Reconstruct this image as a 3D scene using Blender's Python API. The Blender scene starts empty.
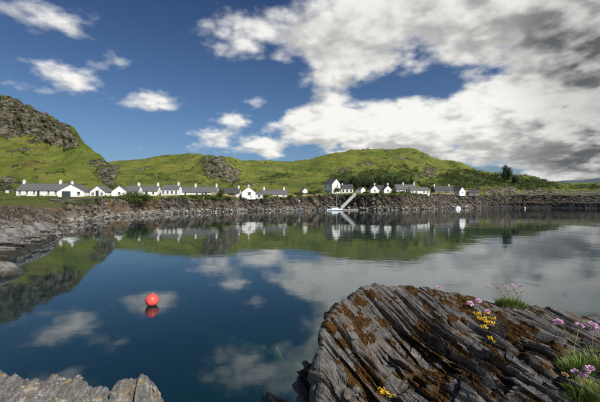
import bpy, bmesh, math, random
import numpy as np
from mathutils import Vector, Matrix

R = math.radians
rng = random.Random(7)
SC = bpy.context.scene
COL = SC.collection
F, HX, HY, EYE = 333.333, 300.0, 202.0, 4.0     # focal length in photo pixels, principal column, horizon row, eye height


def px2x(px, D):
    return (px - HX) / F * D


def py2z(py, D):
    return EYE + (HY - py) / F * D


# ------------------------------------------------------------------ camera
cam_d = bpy.data.cameras.new('camera')
cam = bpy.data.objects.new('camera', cam_d)
COL.objects.link(cam)
cam.location = (0, 0, EYE)
cam.rotation_euler = (R(90), 0, 0)
cam_d.sensor_width = 36
cam_d.lens = 20
cam_d.shift_y = 1.0 / 600
cam_d.clip_start = 0.05
cam_d.clip_end = 20000
SC.camera = cam
SC.view_settings.view_transform = 'Standard'
SC.view_settings.look = 'None'
SC.view_settings.exposure = 0.3
SC.view_settings.gamma = 1.0
SC.render.engine = 'CYCLES'
SC.cycles.max_bounces = 6
SC.cycles.glossy_bounces = 3
SC.cycles.transparent_max_bounces = 8
SC.cycles.sample_clamp_indirect = 4.0

# ------------------------------------------------------------------ node helper
class NT:
    def __init__(s, tree):
        s.t = tree
        s.n = tree.nodes
        s.l = tree.links

    def node(s, typ, **kw):
        nd = s.n.new(typ)
        for k, v in kw.items():
            setattr(nd, k, v)
        return nd

    def put(s, sock, v):
        if isinstance(v, bpy.types.NodeSocket):
            s.l.new(v, sock)
        elif v is not None:
            sock.default_value = v

    def m(s, op, a, b=None, c=None, clamp=False):
        nd = s.node('ShaderNodeMath', operation=op, use_clamp=clamp)
        for i, v in enumerate((a, b, c)):
            s.put(nd.inputs[i], v)
        return nd.outputs[0]

    def v(s, op, a, b=None, scale=None):
        nd = s.node('ShaderNodeVectorMath', operation=op)
        s.put(nd.inputs[0], a)
        if b is not None:
            s.put(nd.inputs[1], b)
        if scale is not None:
            s.put(nd.inputs['Scale'], scale)
        return nd.outputs['Value' if op in ('LENGTH', 'DOT_PRODUCT', 'DISTANCE') else 'Vector']

    def comb(s, x, y, z):
        nd = s.node('ShaderNodeCombineXYZ')
        for i, v in enumerate((x, y, z)):
            s.put(nd.inputs[i], v)
        return nd.outputs[0]

    def sep(s, v):
        nd = s.node('ShaderNodeSeparateXYZ')
        s.put(nd.inputs[0], v)
        return nd.outputs

    def noise(s, vec, scale, detail=4, rough=0.55, dist=0.0, out='Fac', dims='3D'):
        nd = s.node('ShaderNodeTexNoise', noise_dimensions=dims)
        if vec is not None:
            s.put(nd.inputs['Vector'], vec)
        s.put(nd.inputs['Scale'], scale)
        s.put(nd.inputs['Detail'], detail)
        s.put(nd.inputs['Roughness'], rough)
        s.put(nd.inputs['Distortion'], dist)
        return nd.outputs[out]

    def voro(s, vec, scale, feature='F1', out='Distance', rnd=1.0):
        nd = s.node('ShaderNodeTexVoronoi', feature=feature)
        if vec is not None:
            s.put(nd.inputs['Vector'], vec)
        s.put(nd.inputs['Scale'], scale)
        s.put(nd.inputs['Randomness'], rnd)
        return nd.outputs[out]

    def mr(s, v, a, b, c=0.0, d=1.0, smooth=True):
        nd = s.node('ShaderNodeMapRange', interpolation_type='SMOOTHSTEP' if smooth else 'LINEAR', clamp=True)
        s.put(nd.inputs[0], v)
        for i, q in enumerate((a, b, c, d)):
            s.put(nd.inputs[1 + i], q)
        return nd.outputs[0]

    def mix(s, f, a, b, blend='MIX'):
        nd = s.node('ShaderNodeMix', data_type='RGBA', blend_type=blend)
        s.put(nd.inputs[0], f)
        for i, q in ((6, a), (7, b)):
            if isinstance(q, (tuple, list)) and len(q) == 3:
                q = (*q, 1)
            s.put(nd.inputs[i], q)
        return nd.outputs[2]

    def attr(s, name, out='Fac'):
        return s.node('ShaderNodeAttribute', attribute_name=name).outputs[out]

    def bump(s, h, strength, dist, normal=None):
        nd = s.node('ShaderNodeBump')
        s.put(nd.inputs['Strength'], strength)
        s.put(nd.inputs['Distance'], dist)
        s.put(nd.inputs['Height'], h)
        if normal is not None:
            s.put(nd.inputs['Normal'], normal)
        return nd.outputs[0]


# ------------------------------------------------------------------ sun + sky
SUN_AZ, SUN_EL = R(137), R(43)          # clockwise from +Y (the view direction): behind the camera, to the right
sun_dir = Vector((math.sin(SUN_AZ) * math.cos(SUN_EL), math.cos(SUN_AZ) * math.cos(SUN_EL), math.sin(SUN_EL)))
sd = bpy.data.lights.new('sun', 'SUN')
sd.energy = 4.2
sd.angle = R(0.53)
sd.color = (1.0, 0.955, 0.88)
so = bpy.data.objects.new('sun', sd)
so.rotation_euler = sun_dir.to_track_quat('Z', 'Y').to_euler()
so.location = (40, -40, 60)
COL.objects.link(so)

world = bpy.data.worlds.new('World')
SC.world = world
world.use_nodes = True
wt = NT(world.node_tree)
wt.n.clear()
sky = wt.node('ShaderNodeTexSky', sky_type='NISHITA')
sky.sun_disc = False
sky.sun_elevation = SUN_EL
sky.sun_rotation = SUN_AZ
sky.altitude = 0
sky.air_density = 1.0
sky.dust_density = 2.0
sky.ozone_density = 2.4
direc = wt.v('NORMALIZE', wt.node('ShaderNodeTexCoord').outputs['Generated'])
dx, dy, dz = wt.sep(direc)
az = wt.m('ARCTAN2', dx, dy)
el = wt.m('ARCSINE', dz)
q = wt.comb(az, el, 0.0)
zc = wt.m('MAXIMUM', dz, 0.0)
p = wt.v('MULTIPLY', direc, (1.0, 1.0, 1.9))
den = wt.m('ADD', zc, 0.42)
inv = wt.m('DIVIDE', 1.0, den)
p = wt.v('SCALE', p, scale=inv)
wob = wt.noise(p, 3.0, 4, 0.6, out='Color')
wob = wt.v('SUBTRACT', wob, (0.5, 0.5, 0.5))
qw = wt.v('ADD', q, wt.v('SCALE', wob, scale=0.10))


def azel(px, py):
    u, v = (px - HX) / F, (HY - py) / F
    a = math.atan(u)
    return a, math.atan(v * math.cos(a))


# cloud banks: column, row, half width, half height in photo pixels, weight of the cover there
BANKS = [
    (452, 22, 185, 64, .74), (605, 75, 110, 115, .75), (328, 46, 56, 42, .36), (400, 134, 140, 25, .95),
    (545, 150, 110, 34, .42), (505, 100, 40, 20, .36), (332, 92, 16, 20, .30),
    (378, 91, 58, 12, -.40), (262, 74, 40, 20, -.25), (70, 130, 50, 18, -.15),
    (66, 77, 40, 15, .60), (112, 60, 24, 8, .42), (22, 14, 44, 20, .40), (66, 24, 36, 20, .40), (157, 103, 22, 10, .42),
    (212, 36, 34, 22, .30), (246, 46, 20, 16, .26), (228, 122, 18, 11, .62), (250, 100, 14, 13, .50),
    (216, 146, 28, 9, .40), (264, 151, 18, 10, .46), (190, 132, 34, 10, .38), (140, 150, 22, 5, .26), (200, 100, 34, 9, .24), (300, 125, 22, 14, .24),
]
def cover(vec, banks):
    c_ = None
    for (bx, by, rx, ry, wgt) in banks:
        a0, e0 = azel(bx, by)
        k = math.cos(a0)
        ra, re = rx / F * k * k, ry / F * k
        d = wt.v('MULTIPLY', wt.v('SUBTRACT', vec, (a0, e0, 0)), (1 / ra, 1 / re, 0))
        w = wt.mr(wt.v('LENGTH', d), 1.75, 0.0, 0.0, wgt)
        c_ = w if c_ is None else wt.m('ADD', c_, w)
    return c_


cov = cover(qw, BANKS)
cov_up = cover(wt.v('ADD', qw, (0.012, 0.034, 0)), BANKS)
# away from the view the same broken cloud goes on
away = wt.m('MULTIPLY', wt.mr(wt.m('ABSOLUTE', az), 0.95, 1.5), wt.mr(wt.noise(p, 0.9, 2, 0.5), 0.42, 0.62, 0.0, 0.5))
cov = wt.m('MINIMUM', wt.m('ADD', cov, away), 1.3)
cov_up = wt.m('MINIMUM', wt.m('ADD', cov_up, away), 1.3)
NS = 3.2


def puffs(vec, det):
    f1 = wt.noise(vec, NS, det, 0.62, 0.0)
    vv = wt.v('ADD', vec, wt.v('SCALE', wob, scale=0.10))
    v1 = wt.voro(vv, NS * 3.0)
    v2 = wt.voro(vv, NS * 7.5)
    return wt.m('ADD', f1, wt.m('ADD', wt.m('MULTIPLY', wt.m('SUBTRACT', 0.42, v1), 0.18), wt.m('MULTIPLY', wt.m('SUBTRACT', 0.42, v2), 0.09)))


n0 = puffs(p, 9)
n1 = puffs(wt.v('ADD', p, (0.03, -0.02, 0.075)), 4)
dens = wt.m('SUBTRACT', wt.m('ADD', wt.m('MULTIPLY', n0, 1.75), cov), 1.13)
dens_up = wt.m('SUBTRACT', wt.m('ADD', wt.m('MULTIPLY', n1, 1.75), cov_up), 1.13)
alpha = wt.mr(dens, -0.04, wt.mr(cov, 0.3, 0.8, 0.46, 0.30))
lit = wt.mr(wt.m('SUBTRACT', dens, dens_up), -0.36, 0.26)
# the deep, rain-grey parts of the banks: the right edge and the flat bases
GREY = [(625, 95, 105, 95, .9), (520, 168, 150, 16, .42), (380, 158, 90, 10, .45), (450, 24, 190, 46, .34), (560, 45, 70, 30, .35)]
deep = wt.m('MULTIPLY', cover(qw, GREY), wt.mr(dens, 0.05, 0.55))
deep = wt.m('ADD', deep, wt.m('MULTIPLY', away, wt.mr(dens, 0.1, 0.8, 0.0, 0.9)))
# self-shadowed lobes are grey, thin rims and sun-facing lobes white
sh = wt.m('ADD', wt.m('MULTIPLY', deep, wt.mr(n0, 0.30, 0.70, 1.1, 0.6, smooth=False)), wt.m('MULTIPLY', wt.m('SUBTRACT', 1.0, lit), wt.mr(dens, 0.0, 0.35, 0.30, 0.85)))
sh = wt.mr(sh, 0.0, 1.55, smooth=False)
ccol = wt.mix(sh, (7.7, 7.6, 7.3), (1.0, 1.05, 1.14))
# clear polarised air: deep overhead, paler all round the horizon
skyc = wt.mix(1.0, sky.outputs[0], wt.mix(wt.mr(el, 0.0, 0.62, smooth=False), (0.60, 0.74, 0.86), (0.22, 0.32, 0.48)), 'MULTIPLY')
wcol = wt.mix(alpha, skyc, ccol)
bg = wt.node('ShaderNodeBackground')
wt.put(bg.inputs[0], wcol)
bg.inputs[1].default_value = 0.10
wo = wt.node('ShaderNodeOutputWorld')
wt.l.new(bg.outputs[0], wo.inputs[0])
world.cycles.sampling_method = 'MANUAL'
world.cycles.sample_map_resolution = 512


# ------------------------------------------------------------------ small tools
def mat(name):
    m = bpy.data.materials.new(name)
    m.use_nodes = True
    t = NT(m.node_tree)
    b = m.node_tree.nodes['Principled BSDF']
    return m, t, b


def plain(name, col, rough=0.7, var=0.15, scale=4.0, metal=0.0, bump=0.0):
    """one paint with some uneven colour in it"""
    m, t, b = mat(name)
    oc = t.node('ShaderNodeTexCoord').outputs['Object']
    n = t.noise(oc, scale, 5, 0.6)
    c = t.mix(n, tuple(x * (1 - var) for x in col), tuple(min(1, x * (1 + var)) for x in col))
    t.put(b.inputs['Base Color'], c)
    b.inputs['Roughness'].default_value = rough
    b.inputs['Metallic'].default_value = metal
    if bump:
        t.put(b.inputs['Normal'], t.bump(t.noise(oc, scale * 6, 4), bump, 0.02))
    return m


def tag(o, label=None, cat=None, group=None, kind=None):
    if label: o['label'] = label
    if cat: o['category'] = cat
    if group: o['group'] = group
    if kind: o['kind'] = kind
    return o


def empty(name, loc, rz=0.0):
    o = bpy.data.objects.new(name, None)
    o.empty_display_size = 0.2
    COL.objects.link(o)
    o.location = loc
    o.rotation_euler = (0, 0, rz)
    return o


def link(name, me, m=None, parent=None, loc=None):
    o = bpy.data.objects.new(name, me)
    COL.objects.link(o)
    if m is not None and not me.materials:
        me.materials.append(m)
    if parent is not None:
        o.parent = parent
    if loc is not None:
        o.location = loc
    return o


def mesh_np(name, V, Fq, m=None, smooth=True, attrs=None):
    """V (n,3), Fq (k,4) or (k,3) integer faces"""
    me = bpy.data.meshes.new(name)
    V = np.ascontiguousarray(V, dtype=np.float32)
    Fq = np.ascontiguousarray(Fq, dtype=np.int32)
    k, c = Fq.shape
    me.vertices.add(len(V))
    me.vertices.foreach_set('co', V.ravel())
    me.loops.add(k * c)
    me.loops.foreach_set('vertex_index', Fq.ravel())
    me.polygons.add(k)
    me.polygons.foreach_set('loop_start', np.arange(0, k * c, c, dtype=np.int32))
    me.polygons.foreach_set('loop_total', np.full(k, c, dtype=np.int32))
    me.polygons.foreach_set('use_smooth', np.full(k, smooth, dtype=bool))
    for an, av in (attrs or {}).items():
        av = np.ascontiguousarray(av, dtype=np.float32)
        if av.ndim == 2:
            a = me.attributes.new(an, 'FLOAT_VECTOR', 'POINT')
            a.data.foreach_set('vector', av.ravel())
        else:
            a = me.attributes.new(an, 'FLOAT', 'POINT')
            a.data.foreach_set('value', av)
    me.update()
    if m is not None:
        me.materials.append(m)
    return me


def grid_faces(nr, nc):
    i = np.arange(nr * nc).reshape(nr, nc)
    return np.stack([i[:-1, :-1], i[:-1, 1:], i[1:, 1:], i[1:, :-1]], -1).reshape(-1, 4)


class MB:
    """collects boxes, prisms, tubes and lathes for one mesh"""
    def __init__(s):
        s.v, s.f = [], []

    def add(s, vs, fs, M=None):
        b = len(s.v)
        for q_ in vs:
            q_ = Vector(q_)
            s.v.append(tuple(M @ q_ if M is not None else q_))
        s.f += [tuple(b + i for i in f_) for f_ in fs]
        return s

    def box(s, x0, x1, y0, y1, z0, z1, M=None):
        vs = [(x, y, z) for z in (z0, z1) for (x, y) in ((x0, y0), (x1, y0), (x1, y1), (x0, y1))]
        return s.add(vs, [(3, 2, 1, 0), (4, 5, 6, 7), (0, 1, 5, 4), (1, 2, 6, 5), (2, 3, 7, 6), (3, 0, 4, 7)], M)

    def prism(s, pts, a, b, axis='y', M=None):
        """polygon (u, z) extruded from a to b along y (u is x) or along x (u is y)"""
        n = len(pts)
        mk = (lambda u, z, w: (u, w, z)) if axis == 'y' else (lambda u, z, w: (w, u, z))
        vs = [mk(u, z, a) for u, z in pts] + [mk(u, z, b) for u, z in pts]
        fs = [tuple(range(n)), tuple(range(2 * n - 1, n - 1, -1))]
        fs += [(i, n + i, n + (i + 1) % n, (i + 1) % n) for i in range(n)]
        return s.add(vs, fs, M)

    def tube(s, pts, r, n=6, r1=None):
        pts = [Vector(q_) for q_ in pts]
        k = len(pts)
        rings, fs = [], []
        for i, c in enumerate(pts):
            t_ = (pts[min(i + 1, k - 1)] - pts[max(i - 1, 0)]).normalized()
            a = t_.cross(Vector((0, 0, 1)) if abs(t_.z) < 0.9 else Vector((1, 0, 0))).normalized()
            b = t_.cross(a)
            rr = r if r1 is None else r + (r1 - r) * i / max(1, k - 1)
            for j in range(n):
                th = 2 * math.pi * j / n
                rings.append(c + (a * math.cos(th) + b * math.sin(th)) * rr)
        for i in range(k - 1):
            for j in range(n):
                fs.append((i * n + j, i * n + (j + 1) % n, (i + 1) * n + (j + 1) % n, (i + 1) * n + j))
        fs.append(tuple(range(n - 1, -1, -1)))
        fs.append(tuple((k - 1) * n + j for j in range(n)))
        return s.add(rings, fs)

    def lathe(s, prof, n=24, c=(0, 0, 0)):
        vs, fs = [], []
        for (r, z) in prof:
            for j in range(n):
                th = 2 * math.pi * j / n
                vs.append((c[0] + r * math.cos(th), c[1] + r * math.sin(th), c[2] + z))
        for i in range(len(prof) - 1):
            for j in range(n):
                fs.append((i * n + j, i * n + (j + 1) % n, (i + 1) * n + (j + 1) % n, (i + 1) * n + j))
        return s.add(vs, fs)

    def mesh(s, name, m=None, smooth=False):
        me = bpy.data.meshes.new(name)
        me.from_pydata(s.v, [], s.f)
        bm = bmesh.new(); bm.from_mesh(me)
        bmesh.ops.recalc_face_normals(bm, faces=bm.faces)
        bm.to_mesh(me); bm.free()
        if smooth:
            me.polygons.foreach_set('use_smooth', [True] * len(me.polygons))
        if m is not None:
            me.materials.append(m)
        return me

    def build(s, name, m=None, parent=None, smooth=False):
        return link(name, s.mesh(name, m, smooth), None, parent)


# ------------------------------------------------------------------ numpy noise
def _h(ix, iy, iz, seed):
    h = (ix.astype(np.int64) * 374761393 + iy.astype(np.int64) * 668265263 + iz.astype(np.int64) * 2147483647 + seed * 974634777) & 0xFFFFFFFF
    h = ((h ^ (h >> 13)) * 1274126177) & 0xFFFFFFFF
    h = ((h ^ (h >> 16)) * 2246822519) & 0xFFFFFFFF
    return ((h ^ (h >> 15)) & 0xFFFFFF) / float(0xFFFFFF)


def hash1(a, b=None, seed=0):
    a = np.asarray(a)
    b = np.zeros_like(a) if b is None else np.asarray(b)
    return _h(a, b, np.zeros_like(a), seed)


def vnoise(x, y, z, seed=0):
    x0, y0, z0 = np.floor(x), np.floor(y), np.floor(z)
    fx, fy, fz = x - x0, y - y0, z - z0
    ux, uy, uz = (f * f * f * (f * (f * 6 - 15) + 10) for f in (fx, fy, fz))
    ix, iy, iz = x0.astype(np.int64), y0.astype(np.int64), z0.astype(np.int64)
    def c(i, j, k):
        return _h(ix + i, iy + j, iz + k, seed)
    a = c(0, 0, 0) * (1 - ux) + c(1, 0, 0) * ux
    b = c(0, 1, 0) * (1 - ux) + c(1, 1, 0) * ux
    d = c(0, 0, 1) * (1 - ux) + c(1, 0, 1) * ux
    e = c(0, 1, 1) * (1 - ux) + c(1, 1, 1) * ux
    return ((a * (1 - uy) + b * uy) * (1 - uz) + (d * (1 - uy) + e * uy) * uz) * 2 - 1


def fbm(x, y, z=None, oct=5, gain=0.5, lac=2.03, seed=0, ridged=False):
    x, y = np.asarray(x, float), np.asarray(y, float)
    z = np.zeros_like(x) if z is None else np.asarray(z, float)
    s, a, tot = np.zeros_like(x), 1.0, 0.0
    for i in range(oct):
        n = vnoise(x + 17.3 * i, y + 9.1 * i, z + 5.7 * i, seed + i)
        if ridged:
            n = 1 - 2 * np.abs(n)
        s += a * n
        tot += a
        a *= gain
        x, y, z = x * lac, y * lac, z * lac
    return s / tot


def sstep(a, b, x):
    t_ = np.clip((x - a) / (b - a), 0, 1)
    return t_ * t_ * (3 - 2 * t_)


def lerpc(px, pts):
    return np.interp(px, [a for a, _ in pts], [b for _, b in pts])


def smc(px, pts, k=9, w=8.0):
    """interpolated curve, corners rounded"""
    return sum(lerpc(px + o_, pts) for o_ in np.linspace(-w, w, k)) / k
# ------------------------------------------------------------------ the land: shore, quay edge, hills
SHORE = [(-300, 500), (-150, 390), (-60, 300), (-30, 276), (0, 263), (14, 258), (22, 255), (32, 251), (46, 244), (58, 236.5), (64, 230), (76, 225.5), (95, 220.5),
         (120, 217), (150, 215), (175, 213.8), (205, 212.6), (240, 211.4), (280, 210.8), (318, 210.2), (345, 210), (370, 210.2), (400, 210.2),
         (425, 209.4), (450, 208.5), (480, 207.8), (510, 207.6), (550, 207.8), (600, 208.3), (680, 209), (800, 212), (1000, 220)]
SHORE_D = [(a, EYE * F / (b - HY)) for a, b in SHORE]
EDGE_Z = [(-300, 3.0), (-60, 3.6), (20, 4.3), (45, 4.0), (60, 3.5), (78, 3.6), (95, 4.1), (120, 4.7), (240, 5.2), (290, 5.8), (315, 6.8), (330, 7.4), (400, 7.5), (450, 8.6), (480, 8.6), (560, 9.0), (600, 8.4), (1000, 8)]
EDGE_W = [(-300, 10), (-60, 40), (0, 58), (30, 50), (60, 34), (90, 9), (120, 6), (200, 5), (300, 4.5), (330, 3.5), (450, 5), (490, 12), (600, 13), (1000, 13)]
ROW = [(-300, 90, 199), (20, 122, 195.8), (100, 122, 195.6), (128, 130, 195.8), (150, 142, 196), (200, 148, 195.2), (235, 152, 195.6), (250, 152, 195.6), (262, 158, 194), (290, 164, 193), (310, 170, 193), (335, 186, 193.4),
       (375, 184, 192.2), (410, 190, 192), (440, 218, 192), (460, 222, 191.6), (520, 262, 190.5), (600, 262, 190.5), (1000, 262, 191)]
ROW_D = [(a, b) for a, b, c in ROW]
ROW_Z = [(a, py2z(c, b)) for a, b, c in ROW]
# skylines: column, row, distance of the crest
SKY_L = [(-300, 60, 170), (-120, 72, 195), (-40, 86, 205), (0, 97, 205), (20, 103, 203), (40, 113, 200), (55, 121, 198), (68, 127, 197), (75, 132, 196), (80, 141, 195), (88, 150, 192), (98, 157, 188), (108, 164, 184),
         (118, 173, 178), (128, 186, 170), (136, 195, 165), (150, 199, 160), (1000, 230, 160)]
SKY_M = [(-300, 150, 430), (60, 168, 430), (112, 163, 430), (130, 161, 430), (150, 158.5, 430), (165, 157, 425), (185, 155.5, 415), (205, 156.5, 370), (214, 156.5, 345), (228, 158.5, 340), (240, 160, 380), (258, 160, 400), (276, 161.5, 405), (290, 163, 410), (310, 160.5, 410),
         (330, 155.5, 410), (350, 151.5, 410), (366, 150.5, 410), (385, 150.5, 410), (405, 150, 405), (416, 150.5, 400), (425, 154, 390), (434, 160.5, 380), (446, 162.5, 370), (460, 162.5, 355), (470, 167, 350),
         (482, 171, 345), (505, 174, 345), (530, 176, 350), (545, 180.5, 350), (558, 184, 380), (575, 183.5, 500), (600, 183.5, 560), (700, 184, 560), (1000, 184, 560)]


def hill(px, D, sky, w):
    yk = smc(px, [(a, b) for a, b, c in sky], 5, w)
    Dk = smc(px, [(a, c) for a, b, c in sky], 9, 8)
    Df = lerpc(px, ROW_D) + lerpc(px, [(-300, 6), (100, 7), (200, 8), (330, 12), (500, 14), (600, 20)])
    Df = np.minimum(Df, Dk - 25)
    ek = (HY - yk) / F
    e0 = (lerpc(px, ROW_Z) - EYE) / Df
    return ek, e0, Dk, Df


def land_z(px, D, rough=True):
    """height of the ground above the water for column px at distance D, behind the shore edge"""
    x = px2x(px, D)
    De = lerpc(px, SHORE_D) + lerpc(px, EDGE_W)
    Ze = lerpc(px, EDGE_Z) + .5 * fbm(px / 11, px * 0, oct=4, gain=.6, seed=25) * sstep(60, 110, px)
    Dr, Zr = lerpc(px, ROW_D), lerpc(px, ROW_Z)
    t_ = np.clip((D - De) / np.maximum(Dr - De, 1.0), 0, 1.6)
    z = Ze + (Zr - Ze) * np.minimum(t_, 1.0)
    z = z + 0.25 * fbm(x / 9, D / 9, oct=3, seed=3) * sstep(0, .2, t_) * (1 - sstep(.55, .8, t_))
    ek, e0, Dk, Df = hill(px, D, SKY_L, 2.0)
    # left hill: grass slope, then the crag under the crest
    tl = (D - Df) / (Dk - Df)
    crag = 1 - sstep(60, 92, px)
    tt = np.clip(tl + 0.035 * fbm(x / 14, D / 14, oct=4, seed=11), 0, 1)
    g_s = 0.22 * tt + 0.78 * tt ** 1.25
    g_c = np.where(tt < .80, 0.60 * (0.3 * (tt / .8) + .7 * (tt / .8) ** 1.2), 0.60 + 0.40 * sstep(.78, .97, tt))
    G = g_s * (1 - crag) + g_c * crag
    zl = EYE + (e0 + (ek - e0) * G) * np.minimum(D, Dk)
    zl = np.where(tl < 0, -50, np.where(D > Dk, zl - (D - Dk) * 0.45, zl))
    ek, e0, Dk, Df = hill(px, D, SKY_M, 2.0)
    tm = (D - Df) / (Dk - Df)
    tt = np.clip(tm, 0, 1)
    kn = np.exp(-(((px - 219) / 15.0) ** 2) ** 1.6)          # the dark rocky knoll
    G = tt * 0.5 + 0.5 * sstep(0, 1, tt)
    G = G + 0.05 * np.sin(tt * 9 + px * 0.02) * tt * (1 - tt) * 4 * .4
    G = G * (1 - kn) + kn * (0.35 * tt + 0.65 * sstep(.45, .75, tt))
    zm = EYE + (e0 + (ek - e0) * np.clip(G, 0, 1)) * np.minimum(D, Dk)
    zm = np.where(tm < 0, -50, np.where(D > Dk, zm - (D - Dk) * 0.4, zm))
    up = np.maximum(zl, zm)
    out = np.maximum(z, up)
    if rough:
        hmask = sstep(0.0, 9.0, up - z)
        n = fbm(x / 55, D / 55, oct=6, gain=.5, seed=21)
        rd = fbm(x / 30, D / 30, oct=5, gain=.5, seed=33, ridged=True)
        amp = np.clip((out - 6) / 40, 0, 1)
        gul = fbm(x / 13, D / 26, oct=4, gain=.55, seed=37, ridged=True)
        out = out + hmask * amp * (2.8 * n + 2.6 * rd) + hmask * np.clip(amp * 2, 0, 1) * 1.2 * gul
    return out


def ground(px, D):
    return float(land_z(np.array([float(px)]), np.array([float(D)]))[0])


NC = 1400
pxs = np.linspace(-280, 900, NC)
sD, eW, eZ = lerpc(pxs, SHORE_D), lerpc(pxs, EDGE_W), lerpc(pxs, EDGE_Z)
eZ = eZ + .5 * fbm(pxs / 11, pxs * 0, oct=4, gain=.6, seed=25) * sstep(60, 110, pxs)
wig = fbm(pxs / 9, pxs * 0, oct=4, seed=5)
sD = sD + wig * 0.05 * np.minimum(sD, 60) * 0.35
NA = 132
ta = np.concatenate([np.linspace(-0.12, -.01, 6), np.linspace(0, 1, NA - 6) ** 1.45])[:, None]
PXa = np.broadcast_to(pxs, (NA, NC))
Da = sD + ta * (eW - wig * 0.05 * np.minimum(sD, 60) * 0.35)
steep = 1 - sstep(50, 95, pxs) * 1.0          # 1 on the low slab shore on the left
steep_r = sstep(470, 500, pxs)
tac = np.clip(ta, 0, 1)
prof_cliff = 0.16 * sstep(0, .25, tac) + 0.84 * sstep(.22, .72, tac)
prof_slab = 0.05 * sstep(0, .02, tac) + .07 * sstep(.05, .09, tac) + 0.14 * sstep(.10, .16, tac) + .10 * sstep(.3, .36, tac) + 0.64 * tac ** 1.25
prof_spoil = 0.36 * sstep(.0, .12, tac) + .10 * sstep(.2, .45, tac) + 0.22 * sstep(.45, .75, tac) + .32 * sstep(.75, .92, tac)
P_ = prof_cliff * (1 - steep) * (1 - steep_r) + prof_slab * steep + prof_spoil * steep_r
Za = eZ * P_ + np.where(ta < 0, ta * 12, 0)
Xa = px2x(PXa, Da)


def strata(w, s_, th, seed, seg=3.0):
    """broken beds: each bed is cut into lengths that stand proud or back, value 0..1 with a slope across the bed"""
    k = np.floor(w / th)
    f_ = w / th - k
    sg = np.floor(s_ / (th * seg) + hash1(k.astype(np.int64), seed=seed + 9) * 7.3)
    hgt = hash1(k.astype(np.int64), sg.astype(np.int64), seed)
    return hgt * 0.75 + 0.25 * f_


# beds dip to the right; along the quay face they are cut nearly square
wq = Xa * 0.55 + Da * 0.25 + Za * 0.8 + 0.5 * fbm(Xa / 5, Da / 5, Za / 5, oct=4, seed=8)
sq = -Xa * 0.5 + Da * 0.8 - Za * 0.5 + 0.6 * fbm(Xa / 3, Da / 3, Za / 3, oct=3, seed=18)
nearf = np.clip(Da / 75, .35, 1.0)            # beds read finer on the near slabs
st = strata(wq, sq, 1.7, 2, 3.5) * .5 + strata(wq, sq, .6, 3, 4) * .32 + strata(wq, sq, .22, 4, 5) * .18
st_n = strata(wq, sq, .62, 5, 5) * .5 + strata(wq, sq, .24, 6, 6) * .32 + strata(wq, sq, .09, 7, 6) * .18
st = st * (1 - steep) + st_n * steep
lump = fbm(Xa / 2.2, Da / 2.2, Za / 2.2, oct=5, gain=.6, seed=41)
cut = fbm(Xa / 1.6, Da / 3.0, Za / 2.4, oct=4, gain=.55, seed=43, ridged=True)
edge = sstep(0, .1, tac) * (1 - sstep(.88, 1, tac))
cl_ = (1 - steep)
Da2 = Da - edge * (cl_ * ((st - .45) * 2.6 + lump * 1.1 + cut * .9) + steep * ((st - .5) * .35 + lump * .3))
Za2 = Za + edge * (cl_ * ((st - .5) * 1.1 + lump * .5) + steep * ((st - .5) * 1.5 * sstep(.0, .10, tac) * (1 - sstep(.55, .75, tac)) + lump * .14))
# a rough tide-line of rubble at the foot
Za2 = Za2 + np.where(ta < .25, .5 * cl_ * fbm(Xa / .9, Da / .9, oct=4, gain=.6, seed=51), 0) * sstep(-.05, .03, ta)
Xa2 = Xa + edge * cl_ * (lump * .4 + .6 * fbm(Xa / 2.2, Da / 2.2, Za / 2.2, oct=4, gain=.6, seed=77))
Va = np.stack([Xa2, Da2, Za2], -1).reshape(-1, 3)

NB, NCn = 46, 210
tb = np.linspace(0, 1, NB)[:, None] ** 1.2
rowD = lerpc(pxs, ROW_D) + 4
edgeD = Da[-1]
Db = edgeD + (rowD - edgeD) * tb
# rows behind the houses lie closer together where the slope is steep as seen from the bay
ts_ = np.linspace(0, 1, 320)[:, None]
Ds_ = rowD * (720 / rowD) ** ts_
Zs_ = land_z(np.broadcast_to(pxs, Ds_.shape), Ds_, False)
es_ = (Zs_ - EYE) / Ds_ * F
arc = np.zeros_like(Ds_)
arc[1:] = np.cumsum(np.abs(np.diff(es_, axis=0)) * np.where(np.diff(es_, axis=0) > 0, 1, .05) + np.diff(np.log(Ds_), axis=0) * 26, axis=0)
arc /= arc[-1]
kr = np.ones(21) / 21
tq_ = np.linspace(0, 1, NCn + 1)[1:]
Dc = np.stack([np.interp(tq_, arc[:, i], Ds_[:, i]) for i in range(NC)], 1)
Dc = np.apply_along_axis(lambda r_: np.convolve(np.pad(r_, 10, 'edge'), kr, 'valid'), 1, Dc)
Dall = np.concatenate([Db, Dc], 0)
PXb = np.broadcast_to(pxs, Dall.shape)
Zb = land_z(PXb, Dall)
Xb = px2x(PXb, Dall)
PYb = HY - F * (Zb - EYE) / Dall

# where bare rock shows on the hills (column, row, half width, half height, weight)
ROCKS = [(15, 116, 34, 17, 1.2), (48, 130, 26, 13, 1.2), (66, 140, 15, 10, 1.1), (20, 132, 40, 8, .8), (108, 174, 14, 11, 1.0), (96, 166, 12, 7, .7), (10, 186, 22, 7, .75), (52, 172, 16, 5, .5), (40, 160, 25, 5, .45), (17, 150, 16, 4, .5), (15, 165, 20, 4, .4),
         (216, 168, 15, 12, 1.25), (228, 174, 14, 10, 1.15), (207, 161, 8, 5, .9), (255, 163, 12, 3, .4), (345, 172, 12, 5, .5), (430, 172, 9, 7, .7), (400, 158, 22, 4, .5), (365, 163, 16, 4, .5), (290, 166, 14, 3, .4),
         (500, 190, 60, 3, .8), (420, 180, 12, 4, .4)]
rock = np.zeros_like(Zb)
for (a, b, c, d, w) in ROCKS:
    rock = np.maximum(rock, w * np.exp(-(((PXb - a) / c) ** 2 + ((PYb - b) / d) ** 2) ** 1.3))
rn = fbm(Xb / 12, Dall / 12, Zb / 12, oct=5, gain=.58, seed=61)
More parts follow.
